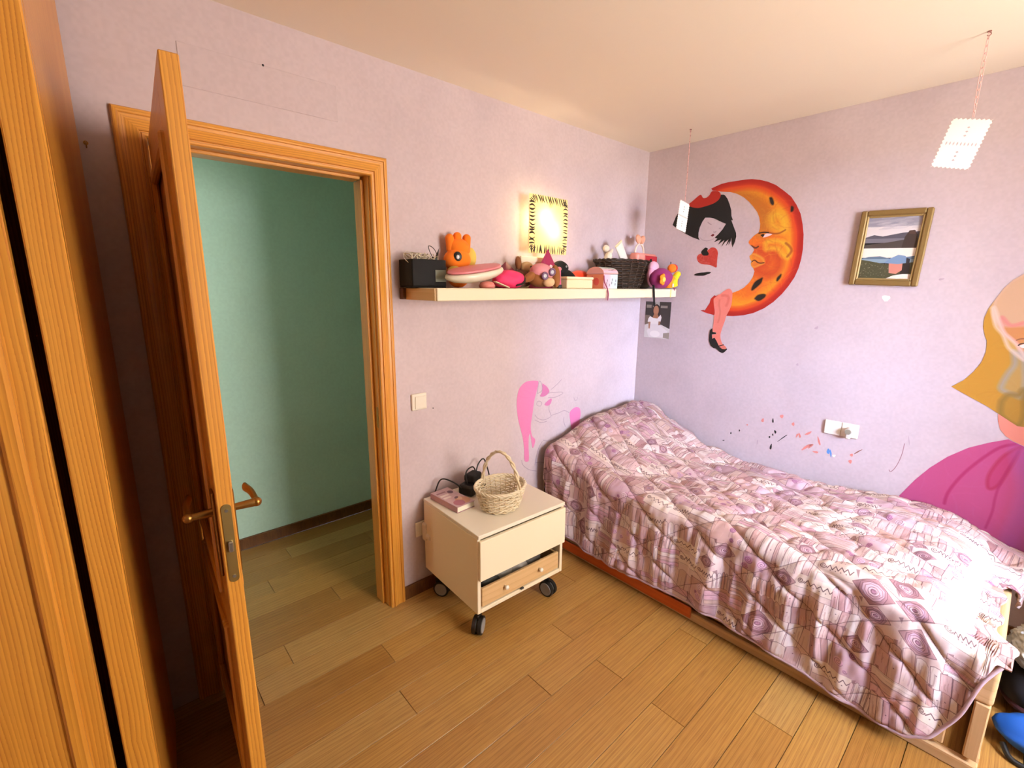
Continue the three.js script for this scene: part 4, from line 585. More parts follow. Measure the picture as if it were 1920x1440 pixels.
{
  const t = thing('photo_print', 'unframed photograph of a child in a white dress pinned under the shelf', 'photograph', [-0.0012, 1.367, 0.151], -Math.PI / 2);
  const tex = canvasTex(300, 400, (g) => {
    const poly = (c, ...p) => { g.fillStyle = c; g.beginPath(); for (let i = 0; i < p.length; i += 2) g.lineTo(p[i], p[i + 1]); g.closePath(); g.fill(); }, ell = (c, x, y, a, b) => { g.fillStyle = c; g.beginPath(); g.ellipse(x, y, a, b, 0, 0, 7); g.fill(); };
    g.fillStyle = '#37322e'; g.fillRect(0, 0, 300, 400); g.fillStyle = '#8f887c'; g.fillRect(10, 36, 60, 34); g.fillRect(180, 40, 80, 28); g.fillStyle = '#b9b6b2'; g.fillRect(88, 0, 78, 60); g.fillStyle = '#7a6c60'; g.fillRect(0, 150, 60, 110);
    poly('#d9d6d4', 0, 400, 0, 260, 60, 240, 200, 250, 300, 290, 300, 400); ell('#2e1f18', 132, 100, 46, 72); ell('#b27f60', 128, 96, 32, 52); poly('#a87454', 108, 130, 148, 130, 170, 180, 90, 180); poly('#f1eeee', 40, 190, 60, 160, 100, 180, 150, 182, 185, 140, 198, 170, 190, 215, 165, 250, 70, 250, 35, 225); poly('#e8e4e6', 70, 245, 170, 245, 280, 320, 260, 385, 60, 395, 30, 330); ell('#f6f3f3', 130, 355, 60, 36); poly('#b08468', 45, 225, 70, 225, 66, 300, 50, 300); poly('#8f6a52', 165, 215, 190, 215, 185, 255, 165, 258); poly('#9a9084', 230, 340, 300, 330, 300, 400, 230, 390);
  });
  part(t, 'print', cbox(0.2, 0.256, 0.0012, 0.0003), mat(0xe8e4ea, 0.4)); part(t, 'image', new THREE.PlaneGeometry(0.2, 0.256).translate(0, 0, 0.0008), mat(0xffffff, 0.35, { map: tex }));
}
// ---------- cut paper ornaments hanging from the ceiling ----------
function cutCard() {
  const w = 0.118, h = 0.172, pts = [], nx = 9, ny = 13, d = 0.0055, add = (x, y) => pts.push(new THREE.Vector2(x, y));
  for (let i = 0; i < nx; i++) { add(-w / 2 + w * i / nx, -h / 2); add(-w / 2 + w * (i + 0.6) / nx, -h / 2 + d); } for (let i = 0; i < ny; i++) { add(w / 2, -h / 2 + h * i / ny); add(w / 2 - d, -h / 2 + h * (i + 0.6) / ny); }
  for (let i = 0; i < nx; i++) { add(w / 2 - w * i / nx, h / 2); add(w / 2 - w * (i + 0.6) / nx, h / 2 - d); } for (let i = 0; i < ny; i++) { add(-w / 2, h / 2 - h * i / ny); add(-w / 2 + d, h / 2 - h * (i + 0.6) / ny); }
  const s = new THREE.Shape(pts), hole = (x, y, a, b) => s.holes.push(new THREE.Path([[x - a, y], [x, y - b], [x + a, y], [x, y + b]].map((p) => new THREE.Vector2(...p))));
  for (let k = -4; k <= 4; k++) hole(k * 0.0108, 0, 0.0028, 0.0075); for (const y of [-0.056, -0.042, -0.028, 0.028, 0.042, 0.056]) hole(0, y, 0.005, 0.0038);
  return new THREE.ExtrudeGeometry(s, { depth: 0.001, bevelEnabled: false }).translate(0, -h / 2, 0);
}
{
  const card = cutCard(), paper = mat(0xf6f0e6, 0.85), cord = mat(0xd9a9a4, 0.8), bead = mat(0x8f5f56, 0.7);
  const hang = (label, at, len, turn, tilt, dark) => {
    const t = thing('paper_ornament', label, 'ornament', at, turn, 'cut paper ornaments'), c = part(t, 'card', card, paper, [0, -len, 0], [0, 0, tilt]);
    part(t, 'cord', merged([tube([[0.002, 0, 0], [0.004, -len * 0.5, 0], [0.002, -len + 0.004, 0]], 0.0012, 20, 6), tube([[-0.002, 0, 0], [-0.005, -len * 0.5, 0.002], [-0.002, -len + 0.004, 0]], 0.0012, 20, 6)]), cord);
    for (let k = 1; k < 12; k++) part(t, 'knot', ball(0.0028, 0.0042, 0.0028, 8, 6), dark ? bead : cord, [0.001 * Math.sin(k * 2), -len * k / 12, 0]);
    part(t, 'ceiling_hook', merged([new THREE.CylinderGeometry(0.006, 0.006, 0.003, 12).translate(0, -0.0015, 0), tube([[0, -0.003, 0], [0.006, -0.01, 0], [0, -0.016, 0], [-0.005, -0.012, 0]], 0.0014, 12, 6)]), mat(0x7c4a40, 0.6));
  };
  hang('white cut paper card hanging on a cord beside the framed picture', [-0.477, H, 1.681], 0.285, -Math.PI / 2 + 0.1, -0.24, false);
  hang('white cut paper card hanging on a cord before the painted black hair', [-0.246, H, 0.428], 0.4, 0.0, -0.14, true);
}
// ---------- on the night table ----------
const NT = 0.536;
{
  const t = thing('wicker_basket', 'small pale wicker basket with a tall hoop handle on the night table', 'basket', [-1.625, NT, 0.345], 0.2); t.scale.setScalar(1.07);
  const cane = mat(0xe2d4b8, 0.7), cane2 = mat(0xd4c2a0, 0.7), n = 26, Rr = (y) => lerp(0.088, 0.122, Math.pow(y / 0.1, 0.8)), E = 0.86;
  for (let k = 0; k < n; k++) { const a = k / n * 6.2832, p = []; for (let q = 0; q <= 4; q++) { const y = q / 4 * 0.098, r = Rr(y); p.push([r * Math.cos(a), 0.004 + y, r * E * Math.sin(a)]); } part(t, 'stake', tube(p, 0.0028, 8, 6), cane2); }
  for (let k = 0; k < 12; k++) { const y = 0.008 + k * 0.0078, p = []; for (let q = 0; q < n * 2; q++) { const a = q / (n * 2) * 6.2832 , r = Rr(y) + 0.004 * (q % 2 ? 0 : (((q / 2 + k) % 2) ? 1 : -1)); p.push([r * Math.cos(a), y + 0.002 * Math.sin(q * 1.7 + k), r * E * Math.sin(a)]); } part(t, 'weaver', tube(p, 0.0031, 150, 6, true), k % 3 ? cane : cane2); }
  for (let s = 0; s < 3; s++) { const p = []; for (let q = 0; q < 44; q++) { const a = q / 44 * 6.2832, w = q * 6.2832 * 11 / 44 + s * 2.094; p.push([(0.124 + 0.0045 * Math.cos(w)) * Math.cos(a), 0.104 + 0.0045 * Math.sin(w), (0.124 + 0.0045 * Math.cos(w)) * E * Math.sin(a)]); } part(t, 'rim', tube(p, 0.0042, 220, 6, true), cane); }
  for (let s = 0; s < 2; s++) { const p = []; for (let q = 0; q <= 40; q++) { const u = q / 40, a = Math.PI * u, w = q * 0.75 + s * Math.PI, hx = 0.112 * Math.cos(a) * (1 - 0.18 * Math.sin(a)); p.push([0.005 * Math.cos(w), 0.085 + 0.178 * Math.pow(Math.sin(a), 0.75), hx * 0.95 + 0.005 * Math.sin(w)]); } part(t, 'handle', tube(p, 0.0052, 120, 7), s ? cane : cane2); }
  part(t, 'base', new THREE.CylinderGeometry(0.088, 0.086, 0.006, 32).scale(1, 1, E).translate(0, 0.004, 0), cane2);
}
{
  const t = thing('book', 'thick paperback with a mauve and orange cover lying on the night table', 'book', [-1.782, NT, 0.16], 0.06);
  const tex = canvasTex(300, 512, (g) => { g.fillStyle = '#c4a3a8'; g.fillRect(0, 0, 300, 512); const r = rng(8); for (let i = 0; i < 120; i++) { g.globalAlpha = 0.12; g.fillStyle = ['#dcc4c4', '#a77f8c', '#cfa9a2'][Math.floor(r() * 3)]; g.beginPath(); g.ellipse(r() * 300, r() * 512, 50 * r() + 10, 24, r() * 3, 0, 7); g.fill(); } g.globalAlpha = 1; g.fillStyle = '#8a5a62'; g.fillRect(30, 70, 150, 34); g.fillStyle = '#e7d8d2'; g.fillRect(24, 150, 140, 40); g.fillRect(24, 215, 120, 40); g.fillStyle = '#5a2f48'; g.beginPath(); g.arc(228, 130, 42, 0, 7); g.fill(); g.fillStyle = '#c58a64'; g.beginPath(); g.ellipse(200, 400, 100, 90, 0.4, 0, 7); g.fill(); g.fillStyle = '#a3586a'; g.beginPath(); g.ellipse(110, 430, 80, 70, 0, 0, 7); g.fill(); g.fillStyle = '#d9b08c'; g.beginPath(); g.ellipse(200, 330, 42, 50, 0, 0, 7); g.fill(); g.fillStyle = '#5c3038'; g.beginPath(); g.ellipse(180, 300, 40, 22, -0.4, 0, 7); g.fill(); });
  part(t, 'pages', cbox(0.104, 0.026, 0.214, 0.002).translate(0, 0.0155, 0), mat(0xe9e0cc, 0.8)); const cov = mat(0xb98f98, 0.4);
  part(t, 'cover', cbox(0.108, 0.002, 0.218, 0.0008).translate(0, 0.0295, 0), cov); part(t, 'back_cover', cbox(0.108, 0.002, 0.218, 0.0008).translate(0, 0.0012, 0), cov); part(t, 'spine', cbox(0.002, 0.026, 0.218, 0.0008).translate(-0.053, 0.0155, 0), cov);
  part(t, 'cover_print', new THREE.PlaneGeometry(0.106, 0.216).rotateX(-Math.PI / 2).translate(0, 0.0308, 0), mat(0xffffff, 0.35, { map: tex, clearcoat: 0.3 }));
}
{
  const t = thing('power_adapter', 'black power adapter with looped cables behind the wicker basket', 'adapter', [-1.625, NT, 0.12], 0.35); t.scale.setScalar(1.25);
  part(t, 'body', new RoundedBoxGeometry(0.12, 0.045, 0.07, 4, 0.012).translate(0, 0.0235, 0), M.black); part(t, 'body', new RoundedBoxGeometry(0.07, 0.032, 0.05, 4, 0.01).translate(0.01, 0.062, -0.005), M.blackSoft);
  part(t, 'cable', tube([[-0.05, 0.02, 0.0], [-0.075, 0.06, -0.05], [-0.095, 0.07, -0.09], [-0.11, 0.01, -0.115]], 0.003, 30, 7), M.black); part(t, 'cable', tube([[0.05, 0.03, -0.02], [0.075, 0.09, -0.02], [0.1, 0.11, -0.01], [0.12, 0.06, 0.0], [0.14, 0.005, 0.0]], 0.003, 30, 7), M.black); part(t, 'cable', tube([[-0.04, 0.05, 0.0], [-0.02, 0.085, -0.02], [0.05, 0.085, -0.03], [0.09, 0.02, -0.035]], 0.003, 30, 7), M.black);
}
{ const t = thing('red_cap', 'small glossy red cylinder lying right of the wicker basket', 'cap', [-1.477, NT, 0.325], 0.7); part(t, 'body', merged([new THREE.CylinderGeometry(0.0115, 0.0115, 0.036, 20).rotateZ(Math.PI / 2).translate(0, 0.0118, 0), new THREE.CylinderGeometry(0.009, 0.0095, 0.012, 20).rotateZ(Math.PI / 2).translate(-0.024, 0.0118, 0)]), mat(0xa5141c, 0.3, { clearcoat: 0.5 })); }
{ const r = rng(12); const t = thing('drawer_clothes', 'grey and dark cloth bundle inside the night table drawer', 'cloth', [-1.606, 0.18, 0.36], -0.035); [[-0.15, 0x4a4a44], [-0.06, 0x9a948a], [0.03, 0xb5afa8], [0.12, 0x6b6763]].forEach(([x, c], k) => part(t, 'cloth', lump(0.075, 0.042, 0.09, 0.35, 20 + k).translate(x, 0.046, 0.02), mat(c, 0.95))); }
{ const t = thing('wall_hook', 'small brass cup hook in the wall between wardrobe and door frame', 'hook', [-2.95, 2.0, 0]); part(t, 'screw_plate', new THREE.CylinderGeometry(0.006, 0.006, 0.002, 14).rotateX(Math.PI / 2).translate(0, 0, 0.0015), M.brass); part(t, 'hook', tube([[0, 0, 0.002], [0, 0, 0.014], [0, -0.008, 0.022], [0, -0.016, 0.016], [0, -0.012, 0.009]], 0.0018, 20, 6), M.brass); }

// ---------- on the shelf ----------
const SH = 1.5845, plush = (c) => mat(c, 0.95, { sheen: 0.35, sheenColor: new THREE.Color(c).lerp(new THREE.Color(1, 1, 1), 0.3), sheenRoughness: 0.7 });
{
  const t = thing('black_box', 'black fabric storage box with a clear label window at the shelf end', 'box', [-1.862, SH, 0.078]);
  const W = 0.172, Hh = 0.122, D = 0.12, b = (n, w, h, d, x, y, z) => part(t, n, cbox(w, h, d, 0.003).translate(x, y, z), M.blackSoft);
  b('base', W, 0.006, D, 0, 0.003, 0); b('front', W, Hh - 0.006, 0.006, 0, Hh / 2 + 0.003, D / 2 - 0.003); b('back', W, Hh - 0.006, 0.006, 0, Hh / 2 + 0.003, -D / 2 + 0.003); b('side', 0.006, Hh - 0.006, D - 0.012, -W / 2 + 0.003, Hh / 2 + 0.003, 0); b('side', 0.006, Hh - 0.006, D - 0.012, W / 2 - 0.003, Hh / 2 + 0.003, 0);
  part(t, 'label_window', cbox(0.056, 0.052, 0.002, 0.0008).translate(0.056, 0.052, D / 2 + 0.001), mat(0x8d968c, 0.12, { clearcoat: 1, clearcoatRoughness: 0.05 }));
}
{ // cables in the box
  const t = thing('cable_bundle', 'tangle of beige strings and cords heaped in the black box', 'cables', [-1.872, SH + 0.09, 0.078]), r = rng(44), m = [mat(0xc9bda6, 0.7), mat(0xb3a58d, 0.7), mat(0xddd3c0, 0.7)];
  for (let k = 0; k < 16; k++) { const p = []; let x = (r() - 0.5) * 0.11, z = (r() - 0.5) * 0.07; for (let q = 0; q < 6; q++) { p.push([clamp(x, -0.065, 0.065), 0.012 + r() * 0.05, clamp(z, -0.04, 0.04)]); x += (r() - 0.5) * 0.09; z += (r() - 0.5) * 0.06; } part(t, 'cord', tube(p, 0.0022, 30, 6), m[k % 3]); }
  part(t, 'thin_wire', tube([[-0.05, 0.0, 0.02], [-0.1, 0.04, 0.03], [-0.085, 0.065, 0.03], [-0.05, 0.04, 0.02]], 0.001, 24, 5), m[2]);
}
{
  const t = thing('black_clip_strap', 'black strap with a wire loop poking out of the black box', 'strap', [-1.805, SH + 0.1, 0.09]);
  part(t, 'buckle', new RoundedBoxGeometry(0.03, 0.05, 0.016, 3, 0.006).translate(0, 0.012, 0), M.black); part(t, 'prong', new THREE.ConeGeometry(0.008, 0.055, 10).rotateZ(-0.35).translate(0.016, 0.052, 0), M.black); part(t, 'wire_loop', tube([[-0.008, 0.03, 0], [-0.03, 0.065, 0.004], [-0.034, 0.082, 0.004], [-0.018, 0.082, 0], [0.004, 0.068, -0.004], [0.012, 0.05, 0]], 0.0017, 36, 6), M.black);
}
{ // tilted round toy
  const t = thing('round_toy', 'tilted white oval plastic toy with a pink lid and knob', 'toy', [-1.668, SH, 0.215]);
  const tilt = 0.16, shell = lathe([[0.0001, 0], [0.07, 0.002], [0.12, 0.012], [0.15, 0.026], [0.157, 0.036], [0.152, 0.046], [0.13, 0.05], [0.0001, 0.05]], 48).scale(1, 1, 0.5), lid = lathe([[0.0001, 0.05], [0.142, 0.05], [0.144, 0.056], [0.138, 0.063], [0.0001, 0.066]], 48).scale(1, 1, 0.5);
  part(t, 'shell', shell, mat(0xe9e2cf, 0.3, { clearcoat: 0.4 }), [0, 0.03, 0], [0.12, 0, tilt]); part(t, 'lid', lid, mat(0xd97f86, 0.4), [0, 0.0305, 0], [0.12, 0, tilt]);
  part(t, 'knob', lathe([[0.0001, 0], [0.034, 0], [0.037, 0.012], [0.03, 0.024], [0.012, 0.03], [0.0001, 0.031]], 28), mat(0xcf7a70, 0.4), [0.03, 0.0006, 0.045]);
  part(t, 'flap', cbox(0.09, 0.005, 0.02, 0.002).rotateZ(-0.3), mat(0xcfc3a4, 0.5), [0.105, 0.017, 0.06]);
}
{ // orange plush
  const t = thing('orange_plush', 'orange plush creature with stubby ears and yellow patches sitting on the shelf', 'plush toy', [-1.652, SH, 0.06], -0.1), o = plush(0xf07a14), y = plush(0xd9bb55);
  part(t, 'body', merged([lump(0.062, 0.07, 0.05, 0.05, 3).translate(0, 0.07, 0), lump(0.068, 0.055, 0.052, 0.05, 4).translate(-0.012, 0.13, 0.008), lump(0.055, 0.05, 0.046, 0.06, 5).translate(0.002, 0.182, 0)]), o);
  for (const [x, h, a] of [[-0.043, 0.05, 0.1], [-0.004, 0.07, 0.0], [0.045, 0.058, -0.08]]) part(t, 'ear', new THREE.CapsuleGeometry(0.0205, h, 8, 18).rotateZ(a).translate(x, 0.204, -0.002), o);
  part(t, 'back_patch', lump(0.034, 0.055, 0.03, 0.06, 9).rotateZ(-0.2).translate(0.066, 0.138, -0.008), y); part(t, 'foot', lump(0.034, 0.03, 0.036, 0.06, 10).translate(-0.048, 0.072, 0.045), y); part(t, 'arm', lump(0.03, 0.018, 0.024, 0.06, 11).rotateZ(-0.3).translate(0.066, 0.088, 0.02), plush(0xc98a4a));
  const e = part(t, 'eye', ball(0.02, 0.023, 0.008, 18, 12), M.black, [-0.034, 0.143, 0.052]); e.rotation.y = -0.35; part(e, 'eye_glint', ball(0.008, 0.01, 0.005, 12, 8), mat(0xe8e8ee, 0.4), [0.0, -0.002, 0.006]);
}
{
  const t = thing('pink_pouch', 'hot pink fabric pouch with a black zip lying on the shelf', 'pouch', [-1.44, SH, 0.185], 0.05);
  part(t, 'body', lump(0.1, 0.046, 0.062, 0.2, 21, 36, 24).translate(0, 0.043, 0), mat(0xdf2f62, 0.7)); part(t, 'zip', tube([[0.0, 0.014, 0.056], [0.04, 0.022, 0.056], [0.066, 0.036, 0.046], [0.078, 0.05, 0.034]], 0.0055, 24, 7), M.black);
}
{ const t = thing('maroon_gift_box', 'small dark maroon pyramid box behind the pink pouch', 'box', [-1.368, SH, 0.08], 0.5); part(t, 'body', new THREE.CylinderGeometry(0.052, 0.056, 0.085, 5).toNonIndexed().translate(0, 0.0426, 0), mat(0x5c1424, 0.5)); part(t, 'peak', new THREE.ConeGeometry(0.053, 0.05, 5).toNonIndexed().translate(0, 0.1102, 0), mat(0x6a1a2c, 0.5)); }
{
  const t = thing('pink_capped_plush', 'brown plush pup wearing a pink cap and round goggles', 'plush toy', [-1.235, SH, 0.2], -0.2), b = plush(0x8a5426), p = plush(0xd98f96);
  part(t, 'head', lump(0.072, 0.056, 0.056, 0.05, 31).translate(0, 0.06, 0), b); part(t, 'cap', lump(0.066, 0.046, 0.05, 0.03, 32).rotateZ(-0.2).translate(0.0, 0.08, 0.012), p);
  part(t, 'muzzle', lump(0.034, 0.024, 0.026, 0.05, 33).translate(0.018, 0.032, 0.052), plush(0xd9b48a)); part(t, 'ear', lump(0.026, 0.058, 0.026, 0.06, 34).rotateZ(0.12).translate(0.076, 0.062, 0.03), b); part(t, 'ear', lump(0.05, 0.022, 0.024, 0.06, 35).rotateZ(0.5).translate(-0.07, 0.058, 0.012), b);
  for (const [x, y] of [[-0.014, 0.062], [0.03, 0.082]]) { const g = part(t, 'goggle', new THREE.TorusGeometry(0.015, 0.006, 10, 24), mat(0x6a4a68, 0.5), [x, y, 0.064]); part(g, 'lens', ball(0.013, 0.013, 0.005, 16, 10), mat(0xb9bcc4, 0.25)); }
}
{ const t = thing('brown_plush', 'brown and cream plush animal lying behind the pup in the pink cap', 'plush toy', [-1.26, SH, 0.1], 0.1); part(t, 'body', lump(0.07, 0.05, 0.04, 0.08, 41).translate(0, 0.055, 0), plush(0x7d5a4a)); part(t, 'face', lump(0.045, 0.032, 0.03, 0.06, 42).translate(0.01, 0.105, 0.012), plush(0xc9a878)); part(t, 'ear', lump(0.018, 0.034, 0.016, 0.06, 43).rotateZ(0.1).translate(-0.048, 0.128, 0.004), plush(0x7a4a24)); part(t, 'eye', ball(0.007, 0.007, 0.005, 10, 8), M.black, [0.012, 0.11, 0.043]); }
{ const t = thing('white_carton', 'flat white carton leaning on the wall below the lamp', 'box', [-1.115, SH, 0.028]); part(t, 'body', cbox(0.23, 0.17, 0.04, 0.004).translate(0, 0.086, 0), mat(0xe2d6bd, 0.7)); part(t, 'lid_edge', cbox(0.234, 0.03, 0.044, 0.003).translate(0, 0.155, 0), mat(0xeadfc8, 0.7)); }
{ const t = thing('magenta_pyramid', 'magenta card pyramid standing on the shelf under the lamp', 'box', [-1.085, SH, 0.105], 0.1); part(t, 'body', new THREE.ConeGeometry(0.118, 0.212, 4).toNonIndexed().rotateY(Math.PI / 4).scale(1.35, 1, 0.5).translate(0, 0.1065, 0), mat(0x9c2650, 0.6)); part(t, 'sticker', new THREE.CircleGeometry(0.016, 20).rotateX(-0.33).translate(0.0, 0.112, 0.0275), mat(0xe8c9cf, 0.5)); }
{ const t = thing('black_plush', 'black fluffy plush toy behind the cream box', 'plush toy', [-0.915, SH, 0.075], -0.2); part(t, 'body', lump(0.075, 0.055, 0.045, 0.12, 51).translate(0, 0.055, 0), M.blackSoft); part(t, 'head', lump(0.052, 0.045, 0.042, 0.1, 52).translate(-0.035, 0.11, 0.008), M.blackSoft); part(t, 'eye', ball(0.006, 0.006, 0.004, 10, 8), mat(0x9a9a9a, 0.3), [-0.02, 0.122, 0.048]); part(t, 'muzzle', lump(0.016, 0.014, 0.014, 0.05, 53).translate(-0.064, 0.1, 0.03), plush(0xd9b9b0)); }
{ const t = thing('pink_strap', 'narrow pink keyring strap standing beside the plush pup', 'strap', [-1.128, SH, 0.235], 0.1); part(t, 'band', cbox(0.026, 0.1, 0.008, 0.003).rotateZ(0.08).translate(0, 0.051, 0), mat(0xcf5f86, 0.6)); part(t, 'clasp', new RoundedBoxGeometry(0.03, 0.02, 0.014, 3, 0.004).translate(0.004, 0.0105, 0), M.darkGrey); part(t, 'bow', lump(0.018, 0.012, 0.01, 0.1, 6).translate(-0.004, 0.1, 0), mat(0xe07a80, 0.7)); }
{ const t = thing('cream_box', 'low cream cardboard box near the shelf edge', 'box', [-0.985, SH, 0.205]); part(t, 'tray', cbox(0.215, 0.048, 0.11, 0.004).translate(0, 0.0245, 0), mat(0xe3d3aa, 0.6)); part(t, 'lid', cbox(0.222, 0.014, 0.117, 0.004).translate(0, 0.0555, 0), mat(0xeadcb8, 0.6)); }
{ const t = thing('toy_car', 'orange red toy car behind the cream box', 'toy', [-0.76, SH, 0.06], 0.1); part(t, 'body', merged([lump(0.09, 0.042, 0.04, 0.03, 61).translate(0, 0.066, 0), cbox(0.17, 0.036, 0.074, 0.01).translate(0, 0.042, 0)]), mat(0xd23a16, 0.35, { clearcoat: 0.6 })); for (const x of [-0.055, 0.055]) for (const z of [-0.034, 0.034]) part(t, 'wheel', merged([new THREE.CylinderGeometry(0.026, 0.026, 0.018, 20).rotateX(Math.PI / 2).translate(x, 0.0265, z)]), mat(0x6b6f78, 0.5)); part(t, 'headlamp', ball(0.014, 0.012, 0.01, 14, 10), mat(0xb8bcc6, 0.2), [0.05, 0.06, 0.042]); }
{ // round-topped keepsake box
  const t = thing('keepsake_box', 'round topped keepsake box in peach, pink and pale mint', 'box', [-0.7025, SH, 0.188], 0.0);
  const s = new THREE.Shape(); s.moveTo(-0.062, 0); s.lineTo(0.062, 0); s.lineTo(0.062, 0.082); s.lineTo(-0.062, 0.082); const l = new THREE.Shape(); l.moveTo(-0.064, 0.084); l.lineTo(0.064, 0.084); l.absarc(0, 0.084, 0.064, 0, Math.PI, false);
  const tex = canvasTex(256, 160, (g) => { const q = g.createLinearGradient(0, 0, 256, 0); q.addColorStop(0, '#e6b3c4'); q.addColorStop(0.4, '#e6c0cd'); q.addColorStop(0.55, '#c9d6d6'); q.addColorStop(1, '#c4dedf'); g.fillStyle = q; g.fillRect(0, 0, 256, 160); g.fillStyle = '#6a6a78'; for (const [x, y] of [[60, 100], [70, 70], [150, 95], [160, 60], [215, 110], [225, 70], [110, 120]]) { g.beginPath(); g.ellipse(x, y, 7, 16, 0.1, 0, 7); g.fill(); } });
  const peach = mat(0xe8906c, 0.5), front = mat(0xffffff, 0.5, { map: tex });
  part(t, 'body', new THREE.ExtrudeGeometry(s, { depth: 0.134, bevelEnabled: false }).rotateY(Math.PI / 2).translate(-0.067, 0, 0), peach); part(t, 'lid', new THREE.ExtrudeGeometry(l, { depth: 0.138, bevelEnabled: false, curveSegments: 24 }).scale(1, 0.62, 1).translate(0, 0.0325, 0).rotateY(Math.PI / 2).translate(-0.069, 0, 0), mat(0xe2a6a2, 0.5));
  part(t, 'front_print', new THREE.PlaneGeometry(0.134, 0.082).translate(0, 0.041, 0.0625), front); part(t, 'lid_print', new THREE.CylinderGeometry(0.0645, 0.0645, 0.136, 24, 1, true, 0.2, 1.25).rotateZ(Math.PI / 2).scale(1, 0.62, 1).translate(0, 0.0845, 0.0), front);
  part(t, 'end_motif', merged([ball(0.0015, 0.022, 0.02, 12, 10).translate(-0.0685, 0.04, 0.012), ball(0.0015, 0.03, 0.008, 12, 10).translate(-0.0685, 0.044, -0.02)]), mat(0xd2554a, 0.5));
  part(t, 'ribbon', tube([[-0.066, 0.075, 0.064], [-0.063, 0.04, 0.067], [-0.066, 0.004, 0.09], [-0.064, -0.03, 0.099], [-0.067, -0.066, 0.098]], 0.0038, 30, 6), mat(0x9c4a68, 0.6)); part(t, 'ribbon', tube([[-0.07, 0.01, 0.075], [-0.076, -0.02, 0.098], [-0.082, -0.055, 0.097], [-0.092, -0.064, 0.098]], 0.002, 24, 6), mat(0xc58f95, 0.6));
}
{ // dark basket
  const t = thing('dark_basket', 'dark brown woven basket packed with odds and ends on the shelf', 'basket', [-0.425, SH, 0.135]), m = mat(0x2a1d12, 0.55), m2 = mat(0x3c2a1b, 0.5), n = 34, hx = (y) => lerp(0.125, 0.22, y / 0.165), hz = (y) => lerp(0.07, 0.105, y / 0.165);
  const rr = (a, y) => { const c = Math.cos(a), s = Math.sin(a), k = 1 / Math.pow(Math.pow(Math.abs(c), 3.2) + Math.pow(Math.abs(s), 3.2), 1 / 3.2); return [c * k, s * k]; };
  part(t, 'lining', (() => { const g = new THREE.CylinderGeometry(1, 1, 0.16, 48, 1, true), p = g.attributes.position; for (let i = 0; i < p.count; i++) { const y = p.getY(i) + 0.08, [c, s] = rr(Math.atan2(p.getZ(i), p.getX(i)), y); p.setXYZ(i, c * (hx(y) - 0.004), y + 0.002, s * (hz(y) - 0.004)); } g.computeVertexNormals(); return g; })(), mat(0x120c08, 0.9));
  for (let k = 0; k < 15; k++) { const y = 0.008 + k * 0.0108, p = []; for (let q = 0; q < n * 2; q++) { const a = q / (n * 2) * 6.2832, [c, s] = rr(a, y), w = (q % 2 ? 0 : ((q / 2 + k) % 2 ? 1 : -1)) * 0.004; p.push([c * (hx(y) + w), y, s * (hz(y) + w)]); } part(t, 'weaver', tube(p, 0.0046, 140, 6, true), k % 2 ? m : m2); }
  for (let k = 0; k < n / 2; k++) { const a = k / (n / 2) * 6.2832, p = [0.002, 0.08, 0.165].map((y) => { const [c, s] = rr(a, y); return [c * (hx(y) + 0.002), y, s * (hz(y) + 0.002)]; }); part(t, 'stake', tube(p, 0.0042, 8, 6), m2); }
  for (let s2 = 0; s2 < 2; s2++) { const p = []; for (let q = 0; q < 60; q++) { const a = q / 60 * 6.2832, [c, s] = rr(a, 0.165), w = q * 6.2832 * 12 / 60 + s2 * 3.14; p.push([c * (0.223 + 0.005 * Math.cos(w)), 0.17 + 0.005 * Math.sin(w), s * (0.108 + 0.005 * Math.cos(w))]); } part(t, 'rim', tube(p, 0.0055, 200, 6, true), m); }
}
{ const t = thing('black_strap', 'black strap hanging from the dark basket over the shelf edge', 'strap', [-0.425, SH, 0.135]); part(t, 'band', tube([[0.16, 0.186, 0.098], [0.15, 0.1, 0.125], [0.128, 0.02, 0.15], [0.128, -0.02, 0.156], [0.138, -0.06, 0.154], [0.15, -0.092, 0.15]], 0.0062, 40, 7), M.blackSoft); part(t, 'tip', lump(0.009, 0.016, 0.006, 0.1, 3).translate(0.152, -0.096, 0.15), M.blackSoft); }
{ const t = thing('white_tube', 'white printed cream tube leaning out of the dark basket', 'tube', [-0.44, SH + 0.115, 0.14], 0); const tex = canvasTex(256, 256, (g) => { g.fillStyle = '#ece6da'; g.fillRect(0, 0, 256, 256); g.fillStyle = '#8d877c'; const r = rng(2); for (let y = 20; y < 230; y += 14) g.fillRect(40 + r() * 20, y, 60 + r() * 100, 5); }); const u = part(t, 'tube_body', (() => { const g = new THREE.CylinderGeometry(0.03, 0.026, 0.17, 28, 8), p = g.attributes.position; for (let i = 0; i < p.count; i++) { const k = smooth(-0.085, 0.085, p.getY(i)); p.setZ(i, p.getZ(i) * (1 - 0.75 * k)); p.setX(i, p.getX(i) * (1 + 0.25 * k)); } g.computeVertexNormals(); return g; })(), mat(0xffffff, 0.4, { map: tex }), [0, 0.085, 0], [0, 0, 0.62]); part(u, 'crimp', cbox(0.076, 0.014, 0.006, 0.002).translate(0, 0.09, 0), mat(0xe6d3a8, 0.5)); }
